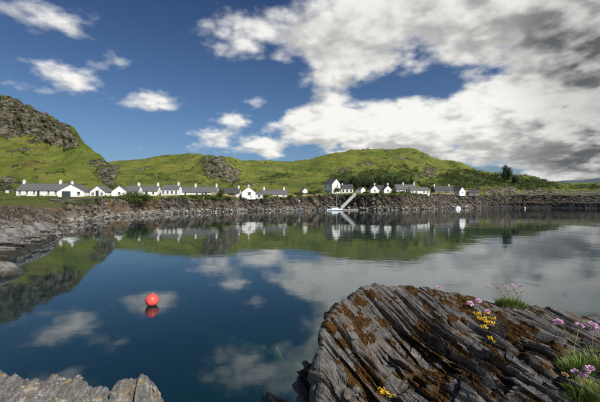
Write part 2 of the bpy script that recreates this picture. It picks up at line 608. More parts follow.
rn2 = fbm(Xb / 3.5, Dall / 3.5, Zb / 3.5, oct=4, gain=.6, seed=63)
out_ = fbm(Xb / 20, Dall / 20, Zb / 14, oct=5, gain=.6, seed=65)
rock = np.maximum(rock, .95 * sstep(.30, .55, out_) * (PYb < 186))
rock = sstep(.26, .86, rock + rn * .55 + rn2 * .45 + .02)
isrow = np.arange(Dall.shape[0])[:, None] >= NB
rock = rock * isrow
spoil = sstep(468, 486, PXb + 6 * rn) * (1 - isrow) * sstep(.15, .3, .5 + rn)
tb_ = (Dall - edgeD) / (rowD - edgeD)
spoil = np.maximum(spoil, sstep(38, 58, PXb + 5 * rn) * (1 - sstep(112, 128, PXb + 5 * rn)) * (1 - sstep(.35, .75, tb_ + .3 * rn)))
rock = np.maximum(rock, spoil)
# crags are broken, bedded rock
wl = Xb * .5 + Zb * .85 + Dall * .2 + 1.5 * fbm(Xb / 9, Dall / 9, Zb / 9, oct=4, seed=71)
sl = Dall * .7 - Xb * .6 + 2 * fbm(Xb / 9, Dall / 9, Zb / 9, oct=3, seed=72)
cr = strata(wl, sl, 5.5, 12, 1.6) * .55 + strata(wl, sl, 2.0, 13, 2) * .45
cl = fbm(Xb / 7, Dall / 7, Zb / 7, oct=6, gain=.6, seed=81)
cx = fbm(Xb / 5, Dall / 9, Zb / 9, oct=5, gain=.55, seed=83, ridged=True)
rk_ = rock * isrow
Zb = Zb + rk_ * ((cr - .5) * 3.0 + cl * 2.0) + (rock - rk_) * (.5 * cl)
Xb2 = Xb + rk_ * cl * 2.0
Db2 = Dall - rk_ * ((cr - .5) * 4.5 + cx * 2.2)
# dark scrub and bracken cover on the slopes
SCRUB = [(375, 178, 52, 8, 1.0), (470, 180, 38, 10, 1.0), (530, 184, 40, 7, .9), (440, 184, 30, 6, .7), (330, 184, 24, 6, .6), (210, 180, 40, 8, .55), (275, 178, 22, 8, .55), (165, 178, 30, 5, .45), (505, 180, 30, 8, .9), (590, 187, 40, 3, .7), (115, 186, 16, 5, .5), (420, 170, 30, 7, .55)]
scr = np.zeros_like(Zb)
for (a, b, c, d, w) in SCRUB:
    scr = np.maximum(scr, w * np.exp(-(((PXb - a) / c) ** 2 + ((PYb - b) / d) ** 2)))
sn = fbm(Xb / 16, Dall / 16, oct=5, gain=.6, seed=91)
scr = sstep(.3, .75, scr + .55 * sn) * isrow * (1 - rock)
Vb = np.stack([Xb2, Db2, Zb], -1)
Vb[0] = Va.reshape(NA, NC, 3)[-1]


# ---- materials of the land
def mat_land():
    m, t, b = mat('hill_grass_and_rock')
    oc = t.node('ShaderNodeTexCoord').outputs['Object']
    g1 = t.noise(oc, .030, 6, .65)
    g2 = t.noise(oc, .22, 8, .74)
    g3 = t.noise(oc, 1.6, 5, .7)
    c = t.mix(t.mr(g1, .38, .62), (.112, .162, .024), (.245, .262, .048))
    c = t.mix(t.mr(g2, .50, .66, 0, .9), c, (.225, .195, .068))
    c = t.mix(t.mr(g2, .47, .34), c, (.046, .064, .014))
    c = t.mix(t.mr(g3, .50, .66, 0, .65), c, (.055, .085, .015))
    c = t.mix(t.mr(g3, .42, .28, 0, .6), c, (.26, .25, .075))
    # patches of last year's bracken
    br = t.mr(t.noise(oc, .07, 7, .74), .53, .66, 0, .75)
    c = t.mix(br, c, t.mix(g3, (.085, .060, .024), (.170, .120, .050)))
    sc = t.m('MULTIPLY', t.attr('scrub'), t.mr(g3, .30, .52, .55, 1.0))
    c = t.mix(sc, c, t.mix(t.mr(g2, .4, .6), (.034, .056, .014), (.085, .115, .026)))
    st_ = t.v('MULTIPLY', oc, (.5, .4, 1.0))
    r1 = t.noise(st_, .55, 9, .74, .6)
    r2 = t.noise(oc, .35, 7, .72)
    rc = t.mix(t.mr(r1, .42, .58), (.045, .040, .035), (.40, .345, .265))
    rc = t.mix(t.mr(r2, .47, .60, 0, .85), rc, (.115, .130, .034))
    rk = t.attr('rock')
    rk = t.mr(t.m('ADD', rk, t.m('ADD', t.m('MULTIPLY', t.m('SUBTRACT', g3, .5), 1.2), t.m('MULTIPLY', t.m('SUBTRACT', g2, .5), 1.6))), .36, .58)
    c = t.mix(rk, c, rc)
    t.put(b.inputs['Base Color'], c)
    b.inputs['Roughness'].default_value = .95
    b.inputs['Specular IOR Level'].default_value = .15
    hgt = t.m('ADD', t.m('MULTIPLY', g3, .5), t.m('ADD', t.m('MULTIPLY', g2, 1.2), t.m('MULTIPLY', t.m('MULTIPLY', r1, rk), 2.2)))
    t.put(b.inputs['Normal'], t.bump(hgt, 1.0, 1.8))
    return m


def mat_shore():
    m, t, b = mat('shore_slate')
    oc = t.node('ShaderNodeTexCoord').outputs['Object']
    x, y, z = t.sep(oc)
    sv = t.comb(t.m('ADD', t.m('MULTIPLY', x, .55), t.m('MULTIPLY', z, .8)), t.m('MULTIPLY', t.m('SUBTRACT', t.m('MULTIPLY', z, .5), t.m('MULTIPLY', x, .5)), .22), t.m('MULTIPLY', y, .35))
    s1 = t.noise(sv, 1.3, 8, .68, .6)
    s2 = t.noise(oc, .33, 6, .65)
    s3 = t.noise(oc, 3.5, 5, .7)
    s4 = t.noise(oc, .11, 4, .6)
    c = t.mix(t.mr(s1, .40, .60), (.026, .022, .019), (.225, .190, .150))
    c = t.mix(t.m('MULTIPLY', t.mr(s2, .46, .60, 0, .9), t.m('MULTIPLY', t.mr(s4, .42, .56), t.mr(x, -48.0, -30.0, 1.0, .25))), c, (.235, .140, .055))
    c = t.mix(t.mr(s3, .55, .68, 0, .9), c, (.36, .31, .235))
    c = t.mix(t.mr(s3, .47, .36, 0, .85), c, (.020, .018, .017))
    # weathered rubble low on the face
    rb = t.m('MULTIPLY', t.mr(t.m('ADD', z, t.m('MULTIPLY', s2, 2.0)), 3.6, 2.0), t.mr(t.voro(oc, .85), .25, .5, 1.0, 0.0))
    c = t.mix(t.m('MULTIPLY', rb, .95), c, (.36, .325, .26))
    c = t.mix(t.m('MULTIPLY', t.mr(t.noise(oc, .5, 6, .7), .56, .66), t.mr(z, 1.8, 3.5)), c, (.070, .085, .022))
    tm = t.attr('turf')
    tm = t.mr(t.m('ADD', tm, t.m('SUBTRACT', t.noise(oc, .9, 6, .7), .5)), .45, .62)
    gc = t.mix(t.mr(s3, .4, .6), (.055, .085, .015), (.165, .165, .035))
    c = t.mix(tm, c, gc)
    # weed and wet rock at the tide line
    tide = t.mr(t.m('ADD', z, t.m('MULTIPLY', t.m('SUBTRACT', s2, .5), 1.2)), .75, .10)
    c = t.mix(t.m('MULTIPLY', tide, .85), c, (.030, .026, .014))
    dk = t.attr('dark')
    c = t.mix(t.m('MULTIPLY', dk, t.mr(s1, .62, .40, .5, 1.0)), c, (.022, .022, .024))
    t.put(b.inputs['Base Color'], c)
    b.inputs['Roughness'].default_value = .85
    b.inputs['Specular IOR Level'].default_value = .3
    hgt = t.m('ADD', t.m('MULTIPLY', s1, 1.0), t.m('MULTIPLY', s3, .35))
    t.put(b.inputs['Normal'], t.bump(hgt, 1.0, .9))
    return m


M_LAND, M_SHORE = mat_land(), mat_shore()
topn = fbm(Xa / 6, Da / 6, oct=4, seed=15)
turf = sstep(.72, .98, ta + .22 * topn) * (1 - steep_r)
turf = np.maximum(turf * (1 - steep), steep * sstep(.60, .78, ta + .12 * topn))
# the quay by the boat and the spoil bank on the right are black slate; the bank's dark also paints in cloud shadow
dk = np.exp(-(((PXa - 352) / 17) ** 2) ** 2) * sstep(.2, .4, tac) * (1 - sstep(.6, .75, tac)) + steep_r * (1 - sstep(.10, .16, ta))
dk = np.clip(dk + steep_r * sstep(.72, .78, ta) * .9 * sstep(-.2, .2, topn), 0, 1)
shore = link('rocky_shore', mesh_np('rocky_shore', Va, grid_faces(NA, NC)[:, ::1], M_SHORE, True, {'turf': turf.ravel(), 'dark': dk.ravel()}))
tag(shore, 'bedded slate shore and cliff round the bay', kind='structure')
me_ = shore.data
me_.polygons.foreach_set('use_smooth', [False] * len(me_.polygons))
hills = link('hillside', mesh_np('hillside', Vb.reshape(-1, 3), grid_faces(*Zb.shape), M_LAND, True, {'rock': rock.ravel(), 'scrub': scr.ravel()}))
tag(hills, 'green hills with rocky crags behind the village', kind='structure')

# far blue hills over the low land on the right
fx = np.linspace(480, 900, 240)
fyk = smc(fx, [(480, 188), (545, 184), (557, 181.2), (570, 180), (580, 180.6), (590, 178.8), (605, 177.6), (640, 178), (700, 175), (900, 182)], 5, 3) + .25 * fbm(fx / 6, fx * 0, oct=4, seed=4)
fv = []
for i, tq in enumerate(np.linspace(0, 1, 14)):
    D_ = 2600 + 900 * tq
    zc_ = EYE + (HY - fyk) / F * 3500
    fv.append(np.stack([px2x(fx, D_), np.full_like(fx, D_), zc_ * tq ** .8 + (8 * fbm(fx / 5, fx * 0 + i * .6, oct=4, seed=6) if 0 < i < 13 else 0)], -1))
M_FAR = plain('haze_blue_moor', (.060, .080, .095), .95, .3, .004)  # blue haze of distance is put into the moor's colour
far = link('distant_hills', mesh_np('distant_hills', np.concatenate(fv), grid_faces(14, len(fx)), M_FAR))
tag(far, 'far blue hills beyond the low land', kind='structure')

# ------------------------------------------------------------------ the water and its bed
def mat_water():
    m = bpy.data.materials.new('calm_sea_water')
    m.use_nodes = True
    t = NT(m.node_tree)
    t.n.clear()
    oc = t.node('ShaderNodeTexCoord').outputs['Object']
    fine = t.noise(oc, 2.6, 3, .55, .3)
    mid = t.noise(t.v('MULTIPLY', oc, (.6, 1.0, 1.0)), .8, 3, .5, .4)
    slow = t.noise(oc, .12, 2, .5)
    gust = t.mr(t.noise(t.v('MULTIPLY', oc, (.35, 1.0, 1.0)), .035, 3, .55), .42, .64, .25, 1.3)
    gx = t.mr(t.sep(oc)[0], -60.0, 60.0, .55, 1.25)          # the lee under the left hill is stiller
    h = t.m('ADD', t.m('MULTIPLY', fine, .0032), t.m('MULTIPLY', mid, .011))
    h = t.m('MULTIPLY', h, t.m('MULTIPLY', gust, gx))
    h = t.m('ADD', h, t.m('MULTIPLY', slow, .03))
    nb = t.bump(h, 1.0, 1.0)
    fr = t.node('ShaderNodeFresnel')
    fr.inputs['IOR'].default_value = 1.56
    t.put(fr.inputs['Normal'], nb)
    gl = t.node('ShaderNodeBsdfGlossy')
    gl.inputs['Roughness'].default_value = .03
    gl.inputs['Color'].default_value = (.96, .98, 1, 1)
    t.put(gl.inputs['Normal'], nb)
    df = t.node('ShaderNodeBsdfDiffuse')
    cl_ = t.mix(t.mr(t.noise(oc, .09, 4, .55), .4, .65), (.0080, .060, .082), (.0160, .084, .088))
    t.put(df.inputs['Color'], cl_)
    tr = t.node('ShaderNodeBsdfTransparent')
    tr.inputs['Color'].default_value = (.85, .95, .92, 1)
    ms = t.node('ShaderNodeMixShader')
    ms.inputs[0].default_value = .72
    t.l.new(df.outputs[0], ms.inputs[1]); t.l.new(tr.outputs[0], ms.inputs[2])
    mx = t.node('ShaderNodeMixShader')
    # light coming up from below leaves almost freely
    bf = t.node('ShaderNodeNewGeometry').outputs['Backfacing']
    t.put(mx.inputs[0], t.m('MULTIPLY', fr.outputs[0], t.m('SUBTRACT', 1.0, bf)))
    t.l.new(ms.outputs[0], mx.inputs[1]); t.l.new(gl.outputs[0], mx.inputs[2])
    o = t.node('ShaderNodeOutputMaterial')
    t.l.new(mx.outputs[0], o.inputs[0])
    va = t.node('ShaderNodeVolumeAbsorption')
    va.inputs['Color'].default_value = (.30, .50, .40, 1)
    va.inputs['Density'].default_value = 2.4
    t.l.new(va.outputs[0], o.inputs[1])
    return m


wm = bpy.data.meshes.new('water')
wv_ = [(x_, y_, z_) for z_ in (-40, 0) for (x_, y_) in ((-1500, -60), (4000, -60), (4000, 4000), (-1500, 4000))]
wm.from_pydata(wv_, [], [(4, 5, 6, 7), (3, 2, 1, 0), (0, 1, 5, 4), (1, 2, 6, 5), (2, 3, 7, 6), (3, 0, 4, 7)])
water = link('water', wm, mat_water())
tag(water, 'calm dark blue bay mirroring hills and clouds', kind='structure')

bx_ = np.linspace(-70, 240, 100); by_ = np.linspace(-30, 270, 100)
BX, BY = np.meshgrid(bx_, by_)
bz = -6.5 + 1.6 * fbm(BX / 25, BY / 25, oct=4, seed=14)
M_BED = plain('weedy_bed', (.050, .060, .030), .95, .5, .6)
bed = link('sea_bed', mesh_np('sea_bed', np.stack([BX, BY, bz], -1).reshape(-1, 3), grid_faces(100, 100), M_BED))
tag(bed, 'dark weedy bed under the water', kind='structure')

# ------------------------------------------------------------------ dry-stone walls on the cliff edge, rubble at its foot
M_WALL = plain('ochre_dry_stone', (.27, .205, .125), .95, .55, 1.6, bump=.6)
for (pa, pb, back, hgt, lb) in ((203, 236, 1.2, 1.0, 'ochre dry-stone wall on the cliff edge below the mid village'), (430, 470, 1.0, .9, 'low dry-stone wall along the cliff edge at the right of the village'), (282, 322, 1.2, .8, 'low dry-stone wall between the lone cottage and the tall house')):
    n_ = int((pb - pa) * 2.2)
    cpx = np.linspace(pa, pb, n_)
    cD = lerpc(cpx, SHORE_D) + lerpc(cpx, EDGE_W) + back
    cz = land_z(cpx, cD)
    cX = px2x(cpx, cD)
    rows_ = [(-.3, -.5), (-.28, hgt * .3), (-.25, hgt * .62), (-.2, hgt), (.2, hgt), (.3, -.5)]
    V_ = []
    for (o_, h_) in rows_:
        j1 = .14 * fbm(cpx * 1.7, cpx * 0 + h_ * 3, oct=3, gain=.7, seed=31)
        V_.append(np.stack([cX, cD + o_ + j1, cz + h_ + (.22 * fbm(cpx * .9, cpx * 0 + o_, oct=4, gain=.7, seed=35) if h_ > .2 else 0)], -1))
    o = link('stone_wall', mesh_np('stone_wall', np.concatenate(V_), grid_faces(len(rows_), n_), M_WALL, False))
    tag(o, lb, 'wall', 'dry-stone walls')

m_, t_, b_ = mat('shore_rubble_stone')
t_.put(b_.inputs['Base Color'], t_.mix(t_.attr('tint'), (.035, .032, .030), (.36, .33, .275)))
b_.inputs['Roughness'].default_value = .85
rs_ = np.random.RandomState(77)
cube = np.array([(x_, y_, z_) for z_ in (-1, 1) for (x_, y_) in ((-1, -1), (1, -1), (1, 1), (-1, 1))], float)
cf = np.array([(3, 2, 1, 0), (4, 5, 6, 7), (0, 1, 5, 4), (1, 2, 6, 5), (2, 3, 7, 6), (3, 0, 4, 7)])
vs_, fs_, tt_ = [], [], []
Vg = Va.reshape(NA, NC, 3)
for k in range(2600):
    j = int(np.interp(rs_.rand(), [0, .45, 1], [np.searchsorted(pxs, 55), np.searchsorted(pxs, 180), np.searchsorted(pxs, 480)]))
    i = int(np.clip(5 + abs(rs_.normal()) * 26, 0, NA - 20))
    c_ = Vg[i, j]
    s_ = (.22 + .55 * rs_.rand() ** 2.2) * (.6 + c_[1] / 160)
    q_ = cube * (1 + .35 * rs_.normal(size=(8, 1)).clip(-1, 1)) * np.array([1.3, .9, .55]) * s_ * .5
    th, ph = rs_.rand() * 6.28, rs_.normal() * .45
    Rz = np.array([[math.cos(th), -math.sin(th), 0], [math.sin(th), math.cos(th), 0], [0, 0, 1]])
    Rx = np.array([[1, 0, 0], [0, math.cos(ph), -math.sin(ph)], [0, math.sin(ph), math.cos(ph)]])
    vs_.append(q_ @ (Rz @ Rx).T + c_ + np.array([0, -.1, .12 * s_]))
    fs_.append(cf + 8 * k)
    tt_.append(np.full(8, np.clip(.25 + .75 * rs_.rand() ** 1.3 - (.3 if c_[2] < .4 else 0), 0, 1)))
rub = link('shore_rubble', mesh_np('shore_rubble', np.concatenate(vs_), np.concatenate(fs_), m_, False, {'tint': np.concatenate(tt_)}))
tag(rub, 'broken slate rubble lying at the foot of the cliff', 'rubble', kind='stuff')
# ------------------------------------------------------------------ cottages
M_WHITE = plain('white_limewash', (.79, .775, .74), .85, .10, .9, bump=.15)
M_WHITE2 = plain('greyed_limewash', (.62, .61, .58), .85, .10, 1.5, bump=.15)
M_GREYWALL = plain('dark_rubble_wall', (.16, .145, .13), .9, .35, 2.5, bump=.4)
M_POT = plain('clay_pot', (.42, .22, .12), .8)
M_GLASS = plain('dark_window_glass', (.018, .022, .028), .12, .3)
M_DOOR = plain('dark_painted_door', (.045, .055, .075), .5)
M_TRIM = plain('white_window_trim', (.74, .74, .72), .5, .05)


def mat_slates(name, c0, c1):
    m, t, b = mat(name)
    oc = t.node('ShaderNodeTexCoord').outputs['Object']
    n = t.noise(oc, 3.0, 5, .7)
    n2 = t.noise(oc, .5, 4, .6)
    c = t.mix(n, c0, c1)
    c = t.mix(t.mr(n2, .5, .7, 0, .5), c, (.105, .10, .075))
    t.put(b.inputs['Base Color'], c)
    b.inputs['Roughness'].default_value = .75
    z = t.sep(oc)[2]
    lines = t.m('FRACT', t.m('MULTIPLY', z, 5.5))
    t.put(b.inputs['Normal'], t.bump(t.m('ADD', lines, n), .5, .03))
    return m


M_SLATE = mat_slates('grey_roof_slates', (.065, .066, .070), (.150, .148, .145))
M_SLATE_D = mat_slates('dark_roof_slates', (.032, .034, .040), (.075, .076, .084))

_wmesh = {}


def window_meshes(w, h):
    k = (round(w, 2), round(h, 2))
    if k not in _wmesh:
        fr = MB()
        b_ = .07
        fr.box(-w / 2 - b_, -w / 2, -.07, .05, -b_, h + b_).box(w / 2, w / 2 + b_, -.07, .05, -b_, h + b_)
        fr.box(-w / 2, w / 2, -.072, .05, -b_, 0).box(-w / 2, w / 2, -.072, .05, h, h + b_)
        fr.box(-w / 2, w / 2, -.05, .05, h / 2 - .03, h / 2 + .03)
        fr.box(-w / 2 - .15, w / 2 + .15, -.14, .05, -b_ - .09, -b_ - .003)
        pn = MB().box(-w / 2, w / 2, -.025, .04, 0, h)
        _wmesh[k] = (fr.mesh('window', M_TRIM), pn.mesh('pane', M_GLASS))
    return _wmesh[k]


def cottage(label, px, D, yaw, L, W, eave, ridge, chims=(), wins=(), doors=(), gwins=(), gdoors=(), wall=None, roof=None, name='cottage', group='white cottages of the village', ch_h=1.0, base=None, name_cat='house'):
    """ridge runs along local x; the front looks along local -y (towards the camera when yaw is 0).
    wins: (x, z, w, h) on the front; gwins: (y, z, w, h) on the gable at the +x end; chims: x positions"""
    wall, roof = wall or M_WHITE, roof or M_SLATE
    x, y = px2x(px, D), D
    gz = []
    ca, sa = math.cos(yaw), math.sin(yaw)
    for (u, v) in ((-L / 2, -W / 2), (L / 2, -W / 2), (0, -W / 2), (0, 0)):
        X, Y = x + u * ca - v * sa, y + u * sa + v * ca
        gz.append(ground(HX + F * X / Y, Y))
    z0 = min(gz) - .05 if base is None else base
    root = empty(name, (x, y, z0), yaw)
    tag(root, label, name_cat, group)
    a = MB()
    fd = .6                                         # the walls go down into the ground
    pts = [(-W / 2, -fd), (W / 2, -fd), (W / 2, eave), (0, ridge - .10), (-W / 2, eave)]
    a.prism(pts, -L / 2, L / 2, 'x')
    a.build('wall', wall, root)
    ov, th = .22, .14
    rf = MB()
    s_ = (ridge - eave) / (W / 2)
    for sg in (-1, 1):
        e_ = W / 2 + ov
        p0, p1 = (sg * e_, eave - ov * s_ + .03), (0.0, ridge + .03)
        q_ = [p0, p1, (p1[0], p1[1] + th), (p0[0], p0[1] + th)]
        if sg > 0:
            q_ = q_[::-1]
        rf.prism(q_, -L / 2 - .12, L / 2 + .12, 'x')
    rf.box(-L / 2 - .10, L / 2 + .10, -.13, .13, ridge + .05, ridge + th + .10)
    ro = rf.build('roof', roof, root)
    for cx in chims:
        c = MB()
        ch_h *= .92
        c.box(cx - .33, cx + .33, -.33, .33, ridge - .6, ridge + ch_h)
        c.box(cx - .39, cx + .39, -.39, .39, ridge + ch_h, ridge + ch_h + .13)
        for k_ in (-.15, .15):
            c.lathe([(.0, ridge + ch_h + .13), (.10, ridge + ch_h + .13), (.08, ridge + ch_h + .38), (.0, ridge + ch_h + .38)], 8, (cx + k_, 0, 0))
        co = c.build('chimney', M_WHITE, ro)
        ch_h /= .92
    for (wx, wz, ww, wh) in wins:
        fr, pn = window_meshes(ww, wh)
        w_ = link('window', fr, None, root, (wx, -W / 2, wz))
        link('pane', pn, None, w_)
    for (wy, wz, ww, wh) in gwins:
        fr, pn = window_meshes(ww, wh)
        w_ = link('window', fr, None, root, (L / 2, wy, wz))
        w_.rotation_euler = (0, 0, R(90))
        link('pane', pn, None, w_)
    for dx_ in doors:
        d_ = MB().box(dx_ - .45, dx_ + .45, -W / 2 - .05, -W / 2 + .05, -.3, 1.95).build('door', M_DOOR, root)
        MB().box(dx_ + .30, dx_ + .36, -W / 2 - .11, -W / 2 - .05, .95, 1.02).build('handle', M_TRIM, d_)
    for (dy_, dw) in gdoors:
        d_ = MB().box(L / 2 - .05, L / 2 + .05, dy_ - dw / 2, dy_ + dw / 2, -.3, 1.95).build('door', M_DOOR, root)
        MB().box(L / 2 + .05, L / 2 + .11, dy_ + dw / 2 - .25, dy_ + dw / 2 - .18, .95, 1.02).build('handle', M_TRIM, d_)
    return root


def ew(L, n, z=.85, w=.75, h=.95, skip=()):
    return [(-L / 2 + L * (i + .5) / n, z, w, h) for i in range(n) if i not in skip]


QY = R(90)
# left, under the crag
cottage('long white cottage row with dark slate roof below the crag', 50.5, 124, R(5), 19.6, 6.0, 2.1, 4.6, (-9.1, 3.6), ew(19.6, 8, skip=(3,)), (-2.3,), ch_h=1.3)
cottage('white cottage wing with a wide dark door in its gable, joined to the long row', 76.5, 117.5, R(-78), 8.5, 8.0, 1.9, 4.3, (3.2,), (), (), [(2.4, .8, .9, .9)], [(-1.4, 2.6)], ch_h=.9)
cottage('small flat white outbuilding right of the dark-doored gable', 88.5, 120, 0, 2.8, 3.2, 1.9, 2.5, (), [(0, .7, .8, .7)], (), wall=M_WHITE2)
cottage('small white gabled boathouse, first right of the dark-doored gable', 102, 121, R(-88), 6.0, 5.2, 1.6, 3.7, (), (), (), [(-1.55, .55, .8, .75), (1.55, .55, .8, .75)], [(0, 1.0)])
cottage('white gabled cottage just left of the big round bush', 121, 124, R(-72), 6.5, 5.0, 1.7, 3.8, (), ew(6.5, 2), (), [(0, .7, .8, .8)])
cottage('short white cottage peeping out above the round bush', 134, 134, R(6), 5.2, 5, 2.1, 4.2, (2.0,), ew(5.2, 2))
cottage('white cottage with one broad chimney right of the round bush', 148.5, 141, R(4), 9.0, 5.6, 2.1, 4.3, (-4.0, 4.0), ew(9, 3, skip=(1,)), (0.2,), ch_h=1.25)
cottage('taller white cottage front with four windows in a row', 172, 141, R(3), 7.0, 5.6, 2.6, 4.5, (2.8,), ew(7.0, 4, .95, .8, 1.1), ch_h=1.2)
cottage('long white terrace with two tall chimneys in mid village', 198.5, 147, R(3), 17.0, 5.6, 2.1, 4.4, (-1.2, 7.9), ew(17, 7, skip=(2, 5)), (-4.9, 3.8), ch_h=1.35)
cottage('dark-roofed white cottage behind the cliff-top shrubs', 229, 150, R(2), 10.0, 5.6, 2.1, 4.3, (4.4,), ew(10, 3), roof=M_SLATE_D, ch_h=1.1)
cottage('white gabled cottage with one dark window above the ochre cliff', 248.5, 149.5, R(-80), 7.0, 6.0, 2.5, 4.9, (2.4,), (), (), [(.3, 1.3, 1.3, 1.2)], ch_h=.7)
cottage('small lean-to cottage right of the dark-windowed gable', 259.5, 152, R(2), 3.0, 4, 2.0, 3.1, (), [(0, .7, 1.0, .9)], wall=M_WHITE2)
cottage('white cottage with a chimney at each end standing alone on the cliff', 274.5, 161, R(2), 12.2, 5.6, 2.0, 4.1, (-5.0, 4.6), ew(12.2, 4, skip=(1,)), (-1.6,), ch_h=1.35)
cottage('tiny white gabled shed among shrubs left of the tall house', 304, 172, R(-70), 3.6, 2.8, 1.4, 2.6, name='shed', group='sheds', name_cat='shed')
# the tall house by the quay
cottage('tall two-storey white house by the quay', 332, 187, R(-48), 6.6, 6.6, 5.4, 8.2, (), [(-1.6, .9, .8, 1.1), (1.6, .9, .8, 1.1), (-1.6, 3.5, .8, 1.1), (1.6, 3.5, .8, 1.1)], (0.0,), [(.8, 3.7, .9, 1.3), (-1.4, .9, .9, 1.2)], roof=M_SLATE_D, name='house', ch_h=.8)
cottage('low white annexe attached to the tall house', 347, 189, R(-6), 6.6, 5.5, 2.6, 4.9, (-2.6,), ew(6.6, 3, .8, 1.0, 1.3), (), roof=M_SLATE_D, ch_h=.7)
cottage('little white shed above the gangway head', 361, 188, R(-60), 3.8, 3.4, 1.8, 3.2, (), name='shed', group='sheds', name_cat='shed')
cottage('white gabled cottage with chimney, left end of the slate-roofed pair', 373, 183, R(-82), 5.5, 4.6, 1.9, 4.1, (2.2,), (), (), [(0, .8, .8, .9)], roof=M_SLATE_D, ch_h=1.2)
cottage('low dark-roofed cottage between two white gables', 379.7, 186, R(2), 5.0, 5, 2.0, 3.9, (), ew(5, 2), wall=M_GREYWALL, roof=M_SLATE_D)
cottage('white gabled cottage with chimney, right end of the slate-roofed pair', 386, 183.5, R(-82), 5.5, 4.4, 1.9, 4.1, (2.2,), (), (), [(0, .8, .8, .9)], roof=M_SLATE_D, ch_h=1.2)
cottage('long grey-roofed cottage with two white chimneys above the right cliff', 405, 192, R(3), 12.0, 6, 2.3, 5.0, (-1.2, 5.2), ew(12, 4), (-.2,), wall=M_WHITE2, ch_h=1.2)
cottage('low white wing with grey roof right of the two-chimney cottage', 418.5, 186, R(2), 10.5, 5, 2.2, 3.9, (), ew(10.5, 5, skip=(2,)))
cottage('dark stone cottage row left of the last white gable', 442, 219, R(3), 12.5, 6, 2.3, 4.9, (-5.2, 4.6), ew(12.5, 4, skip=(2,)), (1.4,), wall=M_GREYWALL, roof=M_SLATE_D, ch_h=1.2)
cottage('last white gable at the right end of the village', 458, 217, R(-62), 6.5, 5.6, 2.4, 4.9, (), ew(6.5, 2), (), [(0, 1.0, .8, .9)], roof=M_SLATE_D)
cottage('low dark shed beyond the last white gable', 472, 229, R(4), 7.5, 4.5, 1.8, 3.0, (), (), (0,), wall=M_GREYWALL, roof=M_SLATE_D, name='shed', group='sheds', name_cat='shed')

# small white notice on the left slope
b_ = empty('notice_board', (px2x(7.2, 112), 112, ground(7.2, 112)))
tag(b_, 'small white board on posts on the left slope', 'sign')
MB().box(-.55, .55, -.02, .02, 1.3, 2.1).build('board', M_WHITE, b_)
for sx in (-.45, .45):
    MB().box(sx - .04, sx + .04, .025, .10, -.4, 2.05).build('post', M_GREYWALL, b_)

# ------------------------------------------------------------------ boats, gangway, posts, buoys
M_HULL = plain('white_boat_paint', (.78, .79, .80), .35, .05)
M_BLUE = plain('pale_blue_boat_paint', (.30, .45, .62), .4, .08)
M_BLUE2 = plain('blue_boat_paint', (.08, .22, .48), .4, .1)
M_ALU = plain('weathered_aluminium', (.60, .60, .60), .45, .08, metal=.3)
M_WOOD = plain('grey_timber', (.22, .19, .15), .85, .25)


def hull_mb(L, Bm, z0, z1, sheer=.15, n=14):
    a = MB()
    vs, fs = [], []
    for i in range(n):
        t_ = i / (n - 1)
        b_ = Bm / 2 * (math.sin(math.pi * min(1, .18 + .82 * t_) ** .9) ** .6 if t_ < .999 else .01)
        b_ = Bm / 2 * max(.02, (1 - (max(0, t_ - .35) / .65) ** 2.2) * (.78 + .22 * min(1, t_ / .35)))
        zt = z1 + sheer * (2 * abs(t_ - .4)) ** 2
        x = -L / 2 + L * t_
        for (f, z) in ((1, zt), (.86, z0 + .35 * (z1 - z0)), (.35, z0)):
            vs.append((x, -b_ * f, z))
        for (f, z) in ((.35, z0), (.86, z0 + .35 * (z1 - z0)), (1, zt)):
            vs.append((x, b_ * f, z))
    for i in range(n - 1):
        for j in range(5):
            fs.append((i * 6 + j, i * 6 + j + 1, (i + 1) * 6 + j + 1, (i + 1) * 6 + j))
        fs.append((i * 6 + 5, i * 6, (i + 1) * 6, (i + 1) * 6 + 5))
    fs.append(tuple(range(6))); fs.append(tuple((n - 1) * 6 + j for j in range(5, -1, -1)))
    return a.add(vs, fs)


bD = 157.0
boat = empty('sailing_boat', (px2x(334.5, bD), bD, 0), R(4))
tag(boat, 'white sailing boat with a bare mast moored below the tall house', 'boat')
hull_mb(7.4, 2.3, -.35, .75).build('hull', M_HULL, boat)
MB().box(-3.2, 3.0, -1.16, 1.16, .30, .42).build('stripe', M_BLUE, boat)
MB().prism([(-1.4, .70), (1.6, .70), (1.1, 1.25), (-1.3, 1.25)], -.7, .7, 'y').build('cabin', M_HULL, boat)
MB().tube([(.9, 0, .6), (.9, 0, 8.6)], .07, 6, .05).build('mast', M_ALU, boat)
MB().tube([(.85, 0, 1.7), (-2.4, 0, 1.75)], .06, 6).build('boom', M_ALU, boat)
MB().tube([(.9, 0, 8.4), (3.5, 0, .9)], .035, 4).build('forestay', M_ALU, boat)
MB().tube([(.9, 0, 8.4), (-3.5, 0, .9)], .02, 4).build('backstay', M_ALU, boat)

pon = empty('pontoon', (px2x(347, 158), 158, 0))
tag(pon, 'low floating pontoon at the foot of the gangway', 'pontoon')
MB().box(-4.0, 5.2, -1.2, 1.2, -.3, .42).build('float', M_WOOD, pon)
for k_ in range(9):
    MB().box(-4.0 + k_ * 1.02, -4.0 + k_ * 1.02 + .95, -1.22, 1.22, .425, .48).build('plank', M_ALU, pon)

